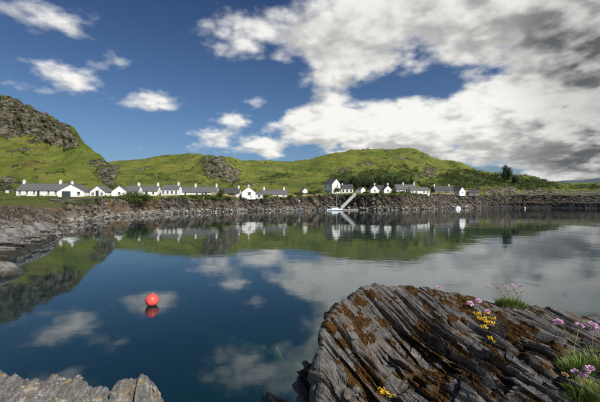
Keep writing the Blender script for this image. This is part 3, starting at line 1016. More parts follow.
gA, gB = Vector((px2x(341.5, 158), 158.2, .50)), Vector((px2x(355.8, 164), 164.5, ground(356, 166) + .25))
gang = empty('gangway', gA)
tag(gang, 'pale sloping metal gangway running up from the pontoon to the quay', 'gangway')
dv = gB - gA
side = dv.cross(Vector((0, 0, 1))).normalized() * .5
dk_ = MB()
vs = [(-side), (side), (dv + side), (dv - side)]
dk_.add([v_ for v_ in vs] + [v_ + Vector((0, 0, .12)) for v_ in vs], [(0, 1, 2, 3), (7, 6, 5, 4), (0, 4, 5, 1), (1, 5, 6, 2), (2, 6, 7, 3), (3, 7, 4, 0)])
dk_.build('deck', M_ALU, gang)
for s_ in (-1, 1):
    for hz in (1.15, .7):
        MB().tube([side * s_ + Vector((0, 0, hz)), dv + side * s_ + Vector((0, 0, hz))], .045 if hz > 1 else .03, 5).build('handrail', M_ALU, gang)
    for k_ in range(9):
        c_ = dv * (k_ / 8) + side * s_
        MB().tube([c_, c_ + Vector((0, 0, 1.15))], .03, 4).build('stanchion', M_ALU, gang)

b2 = empty('rowing_boat', (px2x(304, 152), 152, 0), R(172))
tag(b2, 'small open boat with a blue bow below the low shrubs left of the tall house', 'boat')
hull_mb(5.6, 1.7, -.2, .45, .25).build('hull', plain('tan_boat_wood', (.30, .20, .10), .6, .2), b2)
MB().prism([(1.2, .40), (2.6, .46), (2.5, 1.05), (1.4, .95)], -.55, .55, 'y').build('cuddy', M_BLUE2, b2)
MB().tube([(-.4, 0, .2), (-.4, 0, 3.3)], .05, 5, .03).build('mast', M_WOOD, b2)

b3 = empty('motor_boat', (px2x(458, 190), 190, 0), R(20))
tag(b3, 'small white motor boat with a cabin moored off the right cliff', 'boat')
hull_mb(4.4, 1.7, -.2, .75, .2).build('hull', M_HULL, b3)
MB().prism([(-1.4, .7), (.9, .7), (.5, 1.9), (-1.3, 1.9)], -.65, .65, 'y').build('cabin', M_HULL, b3)
MB().box(-.9, .3, -.66, .66, 1.25, 1.65).build('cabin_window', M_GLASS, b3)

for (px_, py_, D_, top, lb) in ((165.5, 0, 113.5, 195.5, 'thin mooring post at the foot of the steps, left of the white dinghy'), (237, 0, 139, 197, 'thin mooring post standing in the water below the terrace')):
    hgt = py2z(top, D_)
    po = empty('mooring_post', (px2x(px_, D_), D_, -1.0))
    tag(po, lb, 'post', 'mooring posts')
    MB().tube([(0, 0, -1.5), (0, 0, hgt + 1)], .075, 8, .06).build('pole', plain('pale_post', (.32, .28, .22), .8, .2), po, True)
    MB().lathe([(.0, hgt + 1), (.15, hgt + 1), (.15, hgt + 1.1), (.0, hgt + 1.15)], 8).build('cap', M_WOOD, po)

dg = empty('dinghy', (px2x(168.5, 113), 113, 0.05), R(70))
tag(dg, 'round white dinghy pulled in at the foot of the cliff', 'boat')
hull_mb(2.4, 1.3, -.1, .6, .15).build('hull', M_HULL, dg)
MB().box(-.2, .1, -.55, .55, .48, .54).build('thwart', M_WOOD, dg)


def buoy(name, label, px, D, r, zc, m, group, seg=40):
    root = empty(name, (px2x(px, D), D, 0))
    tag(root, label, 'buoy', group)
    prof = [(max(1e-4, r * math.cos(a)), zc + r * math.sin(a) * .97) for a in np.linspace(-math.pi / 2, math.pi / 2, 25)]
    MB().lathe(prof, seg).build('float', m, root, True)
    # moulded neck, rope eye and a seam round the middle
    MB().lathe([(.0, zc + r * .93), (.17 * r, zc + r * .93), (.15 * r, zc + r * 1.08), (.0, zc + r * 1.10)], 16).build('neck', m, root, True)
    MB().lathe([(r * 1.001, zc - .02 * r), (r * 1.012, zc), (r * 1.001, zc + .02 * r)], seg).build('seam', m, root, True)
    th_ = np.linspace(0, math.pi, 9)
    MB().tube([(.13 * r * math.cos(a), 0, zc + r * 1.06 + .16 * r * math.sin(a)) for a in th_], .03 * r, 6).build('rope_eye', M_WOOD, root, True)
    MB().tube([(0, 0, zc - r), (.02, .05, zc - r - .5), (.05, .3, -1.6)], .02, 6).build('mooring_rope', M_WOOD, root)
    return root


m_, t_, b_ = mat('sun_bleached_red_plastic')
oc_ = t_.node('ShaderNodeTexCoord').outputs['Object']
cc_ = t_.mix(t_.noise(oc_, 5, 5, .65), (.74, .052, .040), (.88, .115, .085))
cc_ = t_.mix(t_.mr(t_.noise(oc_, 22, 5, .7), .60, .72, 0, .5), cc_, (.55, .20, .12))
cc_ = t_.mix(t_.mr(t_.noise(t_.v('MULTIPLY', oc_, (1, 1, .25)), 14, 5, .7), .56, .70, 0, .55), cc_, (.86, .30, .24))
cc_ = t_.mix(t_.mr(t_.m('ADD', t_.sep(oc_)[2], t_.m('MULTIPLY', t_.noise(oc_, 18, 4), .06)), .11, .05, 0, .85), cc_, (.13, .06, .025))     # weed at the water line
t_.put(b_.inputs['Base Color'], cc_)
b_.inputs['Roughness'].default_value = .42
t_.put(b_.inputs['Normal'], t_.bump(t_.noise(oc_, 30, 4), .12, .01))
buoy('mooring_buoy', 'round red mooring buoy floating in the still bay', 152, 12.9, .245, .20, m_, 'mooring buoys')
buoy('mooring_buoy', 'little white mooring buoy far off below the dark spoil bank', 525, 212, .55, .35, M_HULL, 'mooring buoys', 16)
# ------------------------------------------------------------------ foliage
def mat_leaf(name, c0, c1, trans=.25):
    m, t, b = mat(name)
    oc = t.node('ShaderNodeTexCoord').outputs['Object']
    r_ = t.attr('tint')
    c = t.mix(r_, c0, c1)
    c = t.mix(t.mr(t.noise(oc, .8, 3), .4, .7, 0, .4), c, tuple(x * .6 for x in c0))
    t.put(b.inputs['Base Color'], c)
    b.inputs['Roughness'].default_value = .7
    b.inputs['Specular IOR Level'].default_value = .25
    return m


M_BUSH = mat_leaf('bush_leaves', (.030, .060, .010), (.085, .125, .022))
M_CONIF = mat_leaf('dark_needles', (.020, .036, .014), (.055, .080, .026))
M_TREE = mat_leaf('broadleaf_leaves', (.035, .070, .012), (.100, .150, .028))
M_SCRUB = mat_leaf('gorse_and_bracken', (.035, .056, .014), (.120, .135, .032))
M_BARK = plain('grey_bark', (.09, .07, .055), .9, .3)


def leaf_mesh(name, cen, nrm, size, tint, m, rs):
    """small bent leaf clumps: one quad each, random turn"""
    n = len(cen)
    a = rs.normal(size=(n, 3)); a /= np.linalg.norm(a, axis=1)[:, None]
    u = np.cross(nrm, a); u /= np.linalg.norm(u, axis=1)[:, None] + 1e-9
    v = np.cross(nrm, u)
    s_ = size[:, None]
    P = np.stack([cen - u * s_ - v * s_ * .55, cen + u * s_ - v * s_ * .35, cen + u * s_ * .8 + v * s_ * .6, cen - u * s_ * .7 + v * s_ * .5], 1).reshape(-1, 3)
    return mesh_np(name, P, np.arange(4 * n).reshape(n, 4), m, False, {'tint': np.repeat(tint, 4)})


def crown_mesh(name, m, kind, n, seed, leaf):
    """unit-size crown (about 1 high, 1 wide) sitting on z = 0: lobes with gaps between"""
    rs = np.random.RandomState(seed)
    if kind == 'conifer':
        t_ = rs.rand(n) ** .8
        z = .06 + .94 * t_
        tier = .75 + .25 * np.cos(z * 2 * math.pi * 8)
        rad = (1 - t_) * .34 * tier * (rs.rand(n) ** .4) + .01
        th = rs.rand(n) * 2 * math.pi
        cen = np.stack([rad * np.cos(th), rad * np.sin(th), z - rad * .35], 1)
        nrm = np.stack([np.cos(th) * .6, np.sin(th) * .6, np.full(n, .8)], 1)
    else:
        k = 11 if kind == 'bush' else 9
        lob = []
        for i in range(k):
            th = rs.rand() * 2 * math.pi
            rr = .34 * math.sqrt(rs.rand())
            lob.append((rr * math.cos(th), rr * math.sin(th), (.18 + .55 * rs.rand() * (1 - rr * .9)) if kind == 'bush' else .38 + .42 * rs.rand(), .15 + .13 * rs.rand()))
        lob = np.array(lob)
        idx = rs.randint(0, k, n)
        d = rs.normal(size=(n, 3)); d /= np.linalg.norm(d, axis=1)[:, None]
        r_ = (.55 + .45 * rs.rand(n) ** .5) * (1 + .25 * rs.normal(size=n) * .6)
        cen = lob[idx, :3] + d * (lob[idx, 3] * r_)[:, None]
        cen[:, 2] = np.maximum(cen[:, 2], .02)
        nrm = d
    nrm = nrm + rs.normal(size=(n, 3)) * .45
    nrm /= np.linalg.norm(nrm, axis=1)[:, None]
    tint = np.clip(rs.rand(n) * .7 + .3 * rs.rand(n), 0, 1)
    return leaf_mesh(name, cen, nrm, leaf * (.6 + .8 * rs.rand(n)), tint, m, rs)


def trunk_mesh(kind):
    a = MB()
    if kind == 'conifer':
        a.tube([(0, 0, -.06), (0.005, 0, .4), (0, 0, .95)], .022, 7, .004)
    else:
        a.tube([(0, 0, -.08), (.01, .01, .25), (-.01, 0, .5)], .035, 7, .018)
        for k in range(5):
            th = k * 1.26
            a.tube([(0, 0, .28 + .03 * k), (.12 * math.cos(th), .12 * math.sin(th), .48), (.24 * math.cos(th), .24 * math.sin(th), .62)], .014, 5, .005)
    return a.mesh('trunk', M_BARK, True)


CROWNS = {'bush': [crown_mesh('crown', M_BUSH, 'bush', 2600, 10 + i, .022) for i in range(3)],
          'dark': [crown_mesh('crown', M_SCRUB, 'bush', 900, 40 + i, .040) for i in range(4)],
          'tree': [crown_mesh('crown', M_TREE, 'tree', 1800, 20 + i, .028) for i in range(3)],
          'dark_tree': [crown_mesh('crown', M_CONIF, 'tree', 1800, 60 + i, .030) for i in range(2)],
          'conifer': [crown_mesh('crown', M_CONIF, 'conifer', 1500, 30 + i, .030) for i in range(4)]}
TRUNKS = {k: trunk_mesh(k) for k in ('tree', 'conifer', 'bush')}


def plant(name, label, cat, kind, px, D, h, w, group=None, z=None):
    z = ground(px, D) if z is None else z
    root = empty(name, (px2x(px, D), D, z - .08 * h * (kind != 'conifer')), rng.uniform(0, 6.28))
    tag(root, label, cat, group)
    c = link('crown', rng.choice(CROWNS[kind]), None, root)
    c.scale = (w, w, h)
    tr = link('trunk', TRUNKS['conifer' if kind == 'conifer' else 'tree' if 'tree' in kind else 'bush'], None, root)
    tr.scale = (h * .8, h * .8, h if kind != 'bush' else h * .6)
    return root


plant('bush', 'big round green bush on the cliff edge among the left cottages', 'bush', 'bush', 132, 99.5, 4.9, 10.5, 'cliff-top bushes', 3.6)
plant('bush', 'low trailing bush at the right foot of the big round bush', 'bush', 'bush', 144, 103.5, 2.8, 5.5, 'cliff-top bushes', 4.4)
for (px_, D_, h_, w_, lb) in (
        (194, 131, 2.0, 4.5, 'low green bush on the cliff below the long terrace, left of the tall clump'), (205, 132, 3.2, 4.2, 'tall green clump on the cliff below the terrace chimney'), (213, 134, 2.6, 4.6, 'rounded bush right of the tall clump below the terrace'),
        (221, 137, 3.4, 4.2, 'leafy bush in front of the dark-roofed cottage'), (182, 129, 1.3, 3.0, 'tiny bush below the four-window cottage'), (232, 138, 1.8, 3.5, 'small bush left of the dark-windowed gable'),
        (266, 147, 1.6, 3.6, 'small bush below the lone two-chimney cottage'), (290, 158, 2.4, 4.5, 'bush right of the lone two-chimney cottage'), (298, 163, 3.2, 5.0, 'bush left of the tiny gabled shed'), (312, 168, 4.0, 6.0, 'large pale bush right of the tiny gabled shed'), (319, 172, 3.2, 4.2, 'bush touching the left side of the tall house'),
        (366, 178, 1.6, 4.2, 'low hedge bush at the head of the gangway'), (394, 180, 2.2, 4.6, 'bush right of the two white gables'), (402, 182, 1.6, 3.0, 'low bush before the two-chimney cottage'), (430, 195, 2.2, 4.0, 'bush between the grey-roofed wing and the dark stone row')):
    plant('bush', lb, 'bush', 'bush', px_, D_, h_, w_, 'cliff-top bushes')
plant('garden_tree', 'small leafy tree in front of the tall white house', 'tree', 'tree', 337, 178, 4.2, 4.0)
plant('tree', 'lone dark tree standing out on the right skyline', 'tree', 'dark_tree', 508, 300, 19, 11, None)
plant('tree', 'shorter dark tree beside the lone skyline tree', 'tree', 'dark_tree', 515, 302, 9, 10, None)
# the dark belt of trees behind the quay: front row from the tall house to the two gables
rw = random.Random(3)
ORD = lambda k: str(k) + ('th' if 10 < k % 100 < 14 else {1: 'st', 2: 'nd', 3: 'rd'}.get(k % 10, 'th'))
for i in range(34):
    px_ = 340 + 74 * (i + .5) / 34 + rw.uniform(-.8, .8)
    kd = rw.choice(['conifer', 'dark_tree', 'dark_tree'])
    plant('tree', '%s tree, %s from the tall house along the belt behind the quay cottages' % ('dark pointed' if kd == 'conifer' else 'dark rounded', ORD(i + 1)), 'tree', kd, px_, 212 + rw.uniform(0, 26), rw.uniform(5, 9), rw.uniform(5.5, 9), 'trees of the dark belt behind the quay cottages')

# gorse, bracken and scrub over the slopes: nobody could count it
rs = np.random.RandomState(5)
prob = (scr * 1.0 + .03 * isrow * (1 - rock)) * (PXb > -60) * (PXb < 660) * (Dall < 460)
wts = (prob * Dall ** .3).ravel()
wts[:NC * (NB + 6)] = 0
idx = rs.choice(len(wts), 3200, p=wts / wts.sum())
base_v, base_t = [], []
VV = Vb.reshape(-1, 3)
for c_ in CROWNS['dark']:
    q_ = np.empty(len(c_.vertices) * 3, np.float32); c_.vertices.foreach_get('co', q_)
    tq = np.empty(len(c_.vertices), np.float32); c_.attributes['tint'].data.foreach_get('value', tq)
    base_v.append(q_.reshape(-1, 4, 3)); base_t.append(tq.reshape(-1, 4))
outv, outt = [], []
# the same growth hangs over the cliff edge
Vg_ = Va.reshape(NA, NC, 3)
j0, j1 = np.searchsorted(pxs, 62), np.searchsorted(pxs, 470)
extra = [Vg_[min(NA - 1, int(NA * (.97 - .28 * rs.rand() ** 1.6))), rs.randint(j0, j1)] for _ in range(520)]
jl0, jl1 = np.searchsorted(pxs, -30), np.searchsorted(pxs, 470)
extra += [Vb[min(NB - 8, int(2 + NB * rs.rand())), int(jl0 + (jl1 - jl0) * rs.rand() ** 1.5)] for _ in range(900)]
VV = np.concatenate([VV, np.array(extra)])
idx = np.concatenate([idx, np.arange(len(VV) - len(extra), len(VV))])
for i in idx:
    k = rs.randint(4)
    sel = rs.choice(len(base_v[k]), 46, replace=False)
    w_ = (.8 + 2.4 * rs.rand() ** 2) * (1 + .002 * VV[i, 1]) * (.34 if i >= len(VV) - 900 else .62 if i >= len(VV) - len(extra) else 1)
    h_ = w_ * (.45 + .4 * rs.rand())
    th = rs.rand() * 6.28
    P = base_v[k][sel] * np.array([w_, w_, h_])
    ctr = P.mean(1, keepdims=True)
    P = ctr + (P - ctr) * 1.9
    P = P @ np.array([[math.cos(th), math.sin(th), 0], [-math.sin(th), math.cos(th), 0], [0, 0, 1]])
    outv.append((P + VV[i] - np.array([0, 0, .15 * h_])).reshape(-1, 3))
    outt.append(np.clip(base_t[k][sel].ravel() * .8 + .35 * (rs.rand() - .4) + (.4 if i >= len(VV) - 900 else 0), 0, 1))
Vs = np.concatenate(outv)
scrub = link('hill_scrub', mesh_np('hill_scrub', Vs, np.arange(len(Vs)).reshape(-1, 4), M_SCRUB, False, {'tint': np.concatenate(outt)}))
tag(scrub, 'gorse, bracken and low scrub covering the hill slopes', 'scrub', kind='stuff')
# ------------------------------------------------------------------ the rocks at the camera's feet
def tps(pts):
    """thin-plate surface through (x, y, z) points"""
    P = np.array(pts, float)
    n = len(P)
    def U(r2):
        return np.where(r2 > 1e-12, r2 * np.log(np.maximum(r2, 1e-12)), 0)
    d2 = ((P[:, None, :2] - P[None, :, :2]) ** 2).sum(-1)
    A = np.zeros((n + 3, n + 3))
    A[:n, :n] = U(d2) + np.eye(n) * 1e-3
    A[:n, n] = 1; A[:n, n + 1:] = P[:, :2]
    A[n, :n] = 1; A[n + 1:, :n] = P[:, :2].T
    c = np.linalg.solve(A, np.concatenate([P[:, 2], np.zeros(3)]))
    def f(x, y):
        out = c[n] + c[n + 1] * x + c[n + 2] * y
        for i in range(n):
            out = out + c[i] * U((x - P[i, 0]) ** 2 + (y - P[i, 1]) ** 2)
        return out
    return f


def pp(px, py, D):
    return (px2x(px, D), D, py2z(py, D))


def normals_of(X, Y, Z):
    def g(A, ax):
        return np.gradient(A, axis=ax)
    du = np.stack([g(X, 1), g(Y, 1), g(Z, 1)], -1)
    dv = np.stack([g(X, 0), g(Y, 0), g(Z, 0)], -1)
    n = np.cross(du, dv)
    n /= np.linalg.norm(n, axis=-1)[..., None] + 1e-12
    n *= np.sign(n[..., 2:3] + 1e-9)
    return n


def rock_surface(X, Y, Z, nrm, beds, seed, amp=1.0, warp=.03, damp=1.0):
    """push a smooth rock out into broken beds; beds: (thickness, height, length factor)"""
    N = normals_of(X, Y, Z)
    nb = np.array(nrm, float); nb /= np.linalg.norm(nb)
    al = np.cross(nb, (0, 0, 1.0)); al /= np.linalg.norm(al)
    ac = np.cross(nb, al)
    wv = warp * fbm(X / .9, Y / .9, Z / .9, oct=2, gain=.4, seed=seed) + .0012 * fbm(X / .16, Y / .16, Z / .16, oct=2, seed=seed + 2)
    w = X * nb[0] + Y * nb[1] + Z * nb[2] + wv
    s1 = X * al[0] + Y * al[1] + Z * al[2]
    s2 = X * ac[0] + Y * ac[1] + Z * ac[2]
    sw = s1 + s2 * .35 + .07 * fbm(X / .15, Y / .15, Z / .15, oct=3, seed=seed + 3)
    d = np.zeros_like(X)
    jit = vnoise(X / .11, Y / .11, Z / .11, seed + 77)
    for i, (th, hg, sg) in enumerate(beds):
        # beds of uneven thickness: the bed coordinate is stretched and squeezed along itself
        wu = w / th + .9 * vnoise(w / th * .37, w * 0 + i, s1 * .6, seed + 13 + i) + .5 * vnoise(w / th * .9, w * 0 + i, s1 * 1.5, seed + 17 + i)
        k = np.floor(wu); f_ = wu - k
        kk = k.astype(np.int64)
        seg = np.floor(sw / (th * sg) + hash1(kk, seed=seed + 31 + i) * 5.7).astype(np.int64)
        h0 = hash1(kk, seg, seed + 7 * i)
        h1 = hash1(kk, seg + 3, seed + 5)
        rr = .17
        saw = np.where(f_ < rr, f_ / rr, 1 - (f_ - rr) / (1 - rr)) - .5      # steep broken edge, then the back of the plate
        keep = np.clip(.62 + 1.0 * vnoise(X / .23, Y / .23, Z / .23, seed + 90 + i), 0, 1) if i else 1.0   # some plates are worn smooth
        d += hg * (damp if hasattr(damp, 'shape') else 1.0) * keep * (1.0 * (h0 - .5) + saw * (.35 + 1.0 * h1))
    d += .013 * fbm(X / .08, Y / .08, Z / .08, oct=5, gain=.62, seed=seed + 50)
    d += .05 * fbm(X / .5, Y / .5, Z / .5, oct=3, seed=seed + 60)
    d *= amp
    V = np.stack([X, Y, Z], -1) + N * d[..., None]
    # some of the push goes along the bedding so that edges undercut
    V -= nb * (d * .25)[..., None]
    return V, N, np.stack([w, s1, s2], -1), d


def mat_slate_rock(name, base, pale, rust, lich, lich_amt, gloss=.55, tide=False):
    m, t, b = mat(name)
    bd = t.attr('bed', 'Vector')
    oc = t.node('ShaderNodeTexCoord').outputs['Object']
    sv = t.v('MULTIPLY', bd, (1.0, .22, .22))
    s1 = t.noise(sv, 55, 6, .7, .3)
    s2 = t.noise(sv, 150, 4, .6)
    n1 = t.noise(oc, 5.5, 7, .65)
    n2 = t.noise(oc, 38, 6, .7)
    n3 = t.noise(oc, 160, 3, .6)
    c = t.mix(t.mr(s1, .34, .68), base, pale)
    c = t.mix(t.mr(s2, .52, .70, 0, .5), c, tuple(x * 1.5 for x in pale))
    c = t.mix(t.mr(n1, .48, .66, 0, .75), c, rust)
    c = t.mix(t.mr(n2, .58, .72, 0, .6), c, tuple(x * .55 for x in base))
    # grey-white and ochre crusts of lichen
    lc = t.mix(t.mr(t.noise(oc, 9, 3), .45, .6), (.40, .39, .35), lich)
    lm = t.mr(t.m('ADD', t.m('MULTIPLY', t.noise(oc, 13, 8, .72), .75), t.m('MULTIPLY', t.noise(oc, 2.5, 3), .35)), .64 - lich_amt, .70 - lich_amt)
    c = t.mix(t.m('MULTIPLY', lm, .8), c, lc)
    if tide:
        wz = t.sep(t.node('ShaderNodeNewGeometry').outputs['Position'])[2]
        c = t.mix(t.mr(t.m('ADD', wz, t.m('MULTIPLY', t.m('SUBTRACT', n1, .5), .5)), .42, .16, 0, .9), c, (.026, .022, .012))
    t.put(b.inputs['Base Color'], c)
    t.put(b.inputs['Roughness'], t.mr(n2, .3, .7, gloss - .12, gloss + .25))
    b.inputs['Specular IOR Level'].default_value = .45
    h = t.m('ADD', t.m('MULTIPLY', s1, 1.0), t.m('ADD', t.m('MULTIPLY', s2, .45), t.m('ADD', t.m('MULTIPLY', n2, .9), t.m('MULTIPLY', n3, .35))))
    t.put(b.inputs['Normal'], t.bump(h, .85, .012))
    return m


M_ROCK = mat_slate_rock('wet_dark_slate', (.036, .034, .033), (.165, .155, .142), (.105, .060, .028), (.30, .22, .07), -.03, .50)
M_ROCK2 = mat_slate_rock('pale_lichened_slate', (.080, .077, .073), (.225, .216, .200), (.15, .11, .065), (.36, .24, .07), .05, .62)

m_, t_, b_ = mat('rusty_moss')
oc_ = t_.node('ShaderNodeTexCoord').outputs['Object']
k1, k2 = t_.noise(oc_, 14, 5, .6), t_.noise(oc_, 120, 5, .7)
cc_ = t_.mix(t_.mr(k1, .36, .64), (.032, .019, .008), (.120, .056, .014))
cc_ = t_.mix(t_.mr(k2, .45, .7, 0, .7), cc_, (.20, .105, .027))
cc_ = t_.mix(t_.mr(k2, .47, .33, 0, .9), cc_, (.022, .013, .007))
cc_ = t_.mix(t_.mr(t_.noise(oc_, 30, 4, .6), .55, .68, 0, .8), cc_, (.035, .022, .012))
t_.put(b_.inputs['Base Color'], cc_)
b_.inputs['Roughness'].default_value = .95
b_.inputs['Specular IOR Level'].default_value = .1
t_.put(b_.inputs['Normal'], t_.bump(t_.m('ADD', k2, t_.voro(oc_, 170)), 1.0, .012))
M_MOSS = m_

# ---- big slab on the right
top = tps([pp(322, 342, 1.90), pp(335, 313, 2.05), pp(352, 299, 2.2), pp(372, 289, 2.35), pp(400, 287, 2.5), pp(450, 293, 2.6), pp(510, 305, 2.7), pp(560, 311, 2.8), pp(600, 322, 2.85), pp(660, 338, 2.9), pp(760, 360, 3.0),
           pp(328, 402, 1.80), pp(345, 360, 1.86), pp(400, 402, 1.70), pp(380, 345, 2.02), pp(420, 330, 2.2), pp(450, 402, 1.62), pp(470, 345, 2.12), pp(520, 345, 2.2), pp(520, 402, 1.72), pp(590, 402, 1.72), pp(600, 360, 2.15), pp(560, 340, 2.38), pp(700, 420, 1.7),
           pp(420, 520, 1.22), pp(330, 520, 1.38), pp(560, 560, 1.2), pp(760, 560, 1.2), pp(650, 700, .9), pp(400, 760, .85)])
NRX, NRY = 900, 620
pxr = np.concatenate([np.linspace(262, 318, 110), np.linspace(318.3, 625, 650), np.linspace(626, 800, 60)])
Dr = np.concatenate([np.linspace(.75, 1.4, 60), np.linspace(1.404, 2.95, 430), np.linspace(2.96, 5.2, 60)])
PXr, DR = np.meshgrid(pxr, Dr)
XR, YR = px2x(PXr, DR), DR
ZR = top(XR, YR)
crestD = smc(PXr, [(262, 1.72), (322, 1.88), (335, 2.05), (352, 2.2), (372, 2.35), (400, 2.5), (450, 2.6), (510, 2.7), (560, 2.8), (600, 2.85), (800, 3.0)], 5, 4)
over = np.maximum(0, DR - crestD - .02)
ZR = ZR - 1.15 * over - 1.0 * over ** 1.6
lx = smc(DR, [(.7, 318), (1.3, 320), (1.6, 322), (1.9, 323), (2.1, 330), (2.6, 330)], 5, .05)
left = np.maximum(0, lx - PXr) / F * DR
ZR = ZR - 3.2 * left - 14 * left ** 2
# hollows between the broken beds
for (a, b, c, d, dep) in ((376, 348, 15, 20, .16), (420, 352, 11, 26, .15), (446, 368, 14, 9, .08), (345, 385, 9, 14, .07), (520, 352, 14, 8, .07), (500, 380, 20, 7, .06), (395, 385, 18, 6, .06), (560, 372, 14, 12, .05)):
    PYr = HY + F * (EYE - ZR) / DR
    u, v = PXr - a, PYr - b
    uu, vv = u * .8 + v * .6, -u * .6 + v * .8
    ZR = ZR - dep * np.exp(-((uu / d) ** 2 + (vv / (c * .6)) ** 2) ** 1.5)
ZR = np.maximum(ZR, -1.5)
VR, NRm, BED, DD = rock_surface(XR, YR, ZR, (.75, .35, .55), [(.15, .055, 2.6), (.055, .048, 4), (.026, .024, 5)], 101, 1.0, .018, .40 + .60 * sstep(.02, .40, np.abs(DR - crestD)))
big_rock = link('rock_outcrop', mesh_np('rock_outcrop', VR.reshape(-1, 3), grid_faces(*XR.shape), M_ROCK, False, {'bed': BED.reshape(-1, 3)}))
tag(big_rock, 'big dark bedded slate outcrop with rusty moss filling the lower right', 'rock', 'foreground rocks')
PYv = HY + F * (EYE - VR[..., 2]) / VR[..., 1]
PXv = HX + F * VR[..., 0] / VR[..., 1]

# ---- moss cushions growing on it
MOSS = [(345, 312, 22, 9, .62), (330, 326, 10, 9, .66), (372, 294, 13, 5, .8), (388, 301, 12, 5, .7), (415, 291, 12, 4, .8), (432, 294, 10, 3, .8), (352, 327, 16, 8, .6), (383, 326, 10, 5, .7), (369, 338, 7, 9, .7), (340, 345, 8, 5, .6), (365, 376, 16, 7, .9), (380, 388, 10, 6, .8),
        (420, 334, 10, 11, .95), (434, 352, 12, 10, .95), (446, 371, 10, 10, .9), (470, 380, 16, 7, .8), (436, 392, 14, 8, .9), (415, 380, 10, 7, .8), (494, 360, 14, 9, 1.0), (513, 337, 8, 14, 1.0), (522, 352, 10, 8, .9), (545, 362, 12, 9, .9), (560, 352, 10, 7, .8), (455, 318, 8, 5, .7), (452, 305, 14, 4, .7), (500, 318, 9, 5, .7),
        (490, 392, 14, 6, .8), (530, 330, 9, 6, .6), (548, 392, 16, 6, .6), (470, 335, 7, 5, .6), (360, 302, 10, 5, .8), (470, 300, 18, 3, .6), (528, 305, 14, 3, .6)]
mk = np.zeros_like(XR)
for (a, b, c, d, w) in MOSS:
    u, v = PXv - a, PYv - b
    uu, vv = u * .9 + v * .43, -u * .43 + v * .9
    mk = np.maximum(mk, w * np.exp(-((uu / c) ** 2 + (vv / d) ** 2)))
mk = np.minimum(mk, .60) * .95 + .75 * fbm(BED[..., 0] / .028, BED[..., 1] / .11, BED[..., 2] / .11, oct=5, gain=.62, seed=201) + .75 * fbm(VR[..., 0] / .05, VR[..., 1] / .05, VR[..., 2] / .05, oct=4, gain=.65, seed=207) + .03 + .10 * fbm(VR[..., 0] / .4, VR[..., 1] / .4, oct=2, seed=202) - .38 * np.clip(DD * 14, -1, 1)
vis = (PXv > 318) & (PXv < 640) & (PYv > 280) & (PYv < 425)
mth = sstep(.30, .62, mk) * vis
cush = .5 + .5 * np.abs(vnoise(VR[..., 0] / .022, VR[..., 1] / .022, VR[..., 2] / .022, 203)) + .35 * vnoise(VR[..., 0] / .008, VR[..., 1] / .008, VR[..., 2] / .008, 204)
MV = VR + NRm * (mth * (.006 + .013 * cush) - .004)[..., None]
mface = (mth[:-1, :-1] + mth[:-1, 1:] + mth[1:, :-1] + mth[1:, 1:]) > .12
# connected cushions (corner contact counts): flood from cell to cell
lab = np.zeros(mface.shape, np.int64)
cells = set(map(tuple, np.argwhere(mface)))
nl = 0
while cells:
    nl += 1
    stack = [cells.pop()]
    while stack:
        i, j = stack.pop()
        lab[i, j] = nl
        for q_ in ((i + 1, j), (i - 1, j), (i, j + 1), (i, j - 1), (i + 1, j + 1), (i - 1, j - 1), (i + 1, j - 1), (i - 1, j + 1)):
            if q_ in cells:
                cells.remove(q_); stack.append(q_)
GF = grid_faces(*XR.shape)
labf = lab.ravel()
ids, cnt = np.unique(labf[labf > 0], return_counts=True)
order = np.argsort(-cnt)
MVf = MV.reshape(-1, 3)


def sub_mesh(name, sel, m):
    fs = GF[sel]
    u, invv = np.unique(fs, return_inverse=True)
    return mesh_np(name, MVf[u], invv.reshape(-1, 4), m, True)


BIGN = 160
for j in order[:BIGN]:
    if cnt[j] > 25:
        link('moss_cushion', sub_mesh('moss_cushion', labf == ids[j], M_MOSS), None, big_rock)
rest = np.isin(labf, ids[order[BIGN:]])
if rest.any():
    ms_ = link('moss_specks', sub_mesh('moss_specks', rest, M_MOSS), None, big_rock)
    ms_['kind'] = 'stuff'

# ---- spur at its left foot, pale rock bottom left, small rock bottom centre
def small_rock(name, label, ctl, pxa, pxb, Da_, Db_, nx, ny, crest, drop_l, drop_r, m, nrm, beds, seed, amp, back=2.2):
    f = tps(ctl)
    gx = np.linspace(pxa, pxb, nx); gd = np.linspace(Da_, Db_, ny)
    PX, DG = np.meshgrid(gx, gd)
    X, Y = px2x(PX, DG), DG
    Z = f(X, Y)
    cd = smc(PX, crest, 5, 3)
    ov_ = np.maximum(0, DG - cd)
    Z = Z - back * ov_ - 1.2 * ov_ ** 1.5
    l_ = np.maximum(0, drop_l - PX) / F * DG
    r_ = np.maximum(0, PX - drop_r) / F * DG
    Z = Z - 3 * l_ - 8 * l_ ** 2 - 3 * r_ - 8 * r_ ** 2
    Z = np.maximum(Z, -1.5)
    V, N_, B, _d = rock_surface(X, Y, Z, nrm, beds, seed, amp)
    o = link(name, mesh_np(name, V.reshape(-1, 3), grid_faces(ny, nx), m, False, {'bed': B.reshape(-1, 3)}))
    return tag(o, label, 'rock', 'foreground rocks')


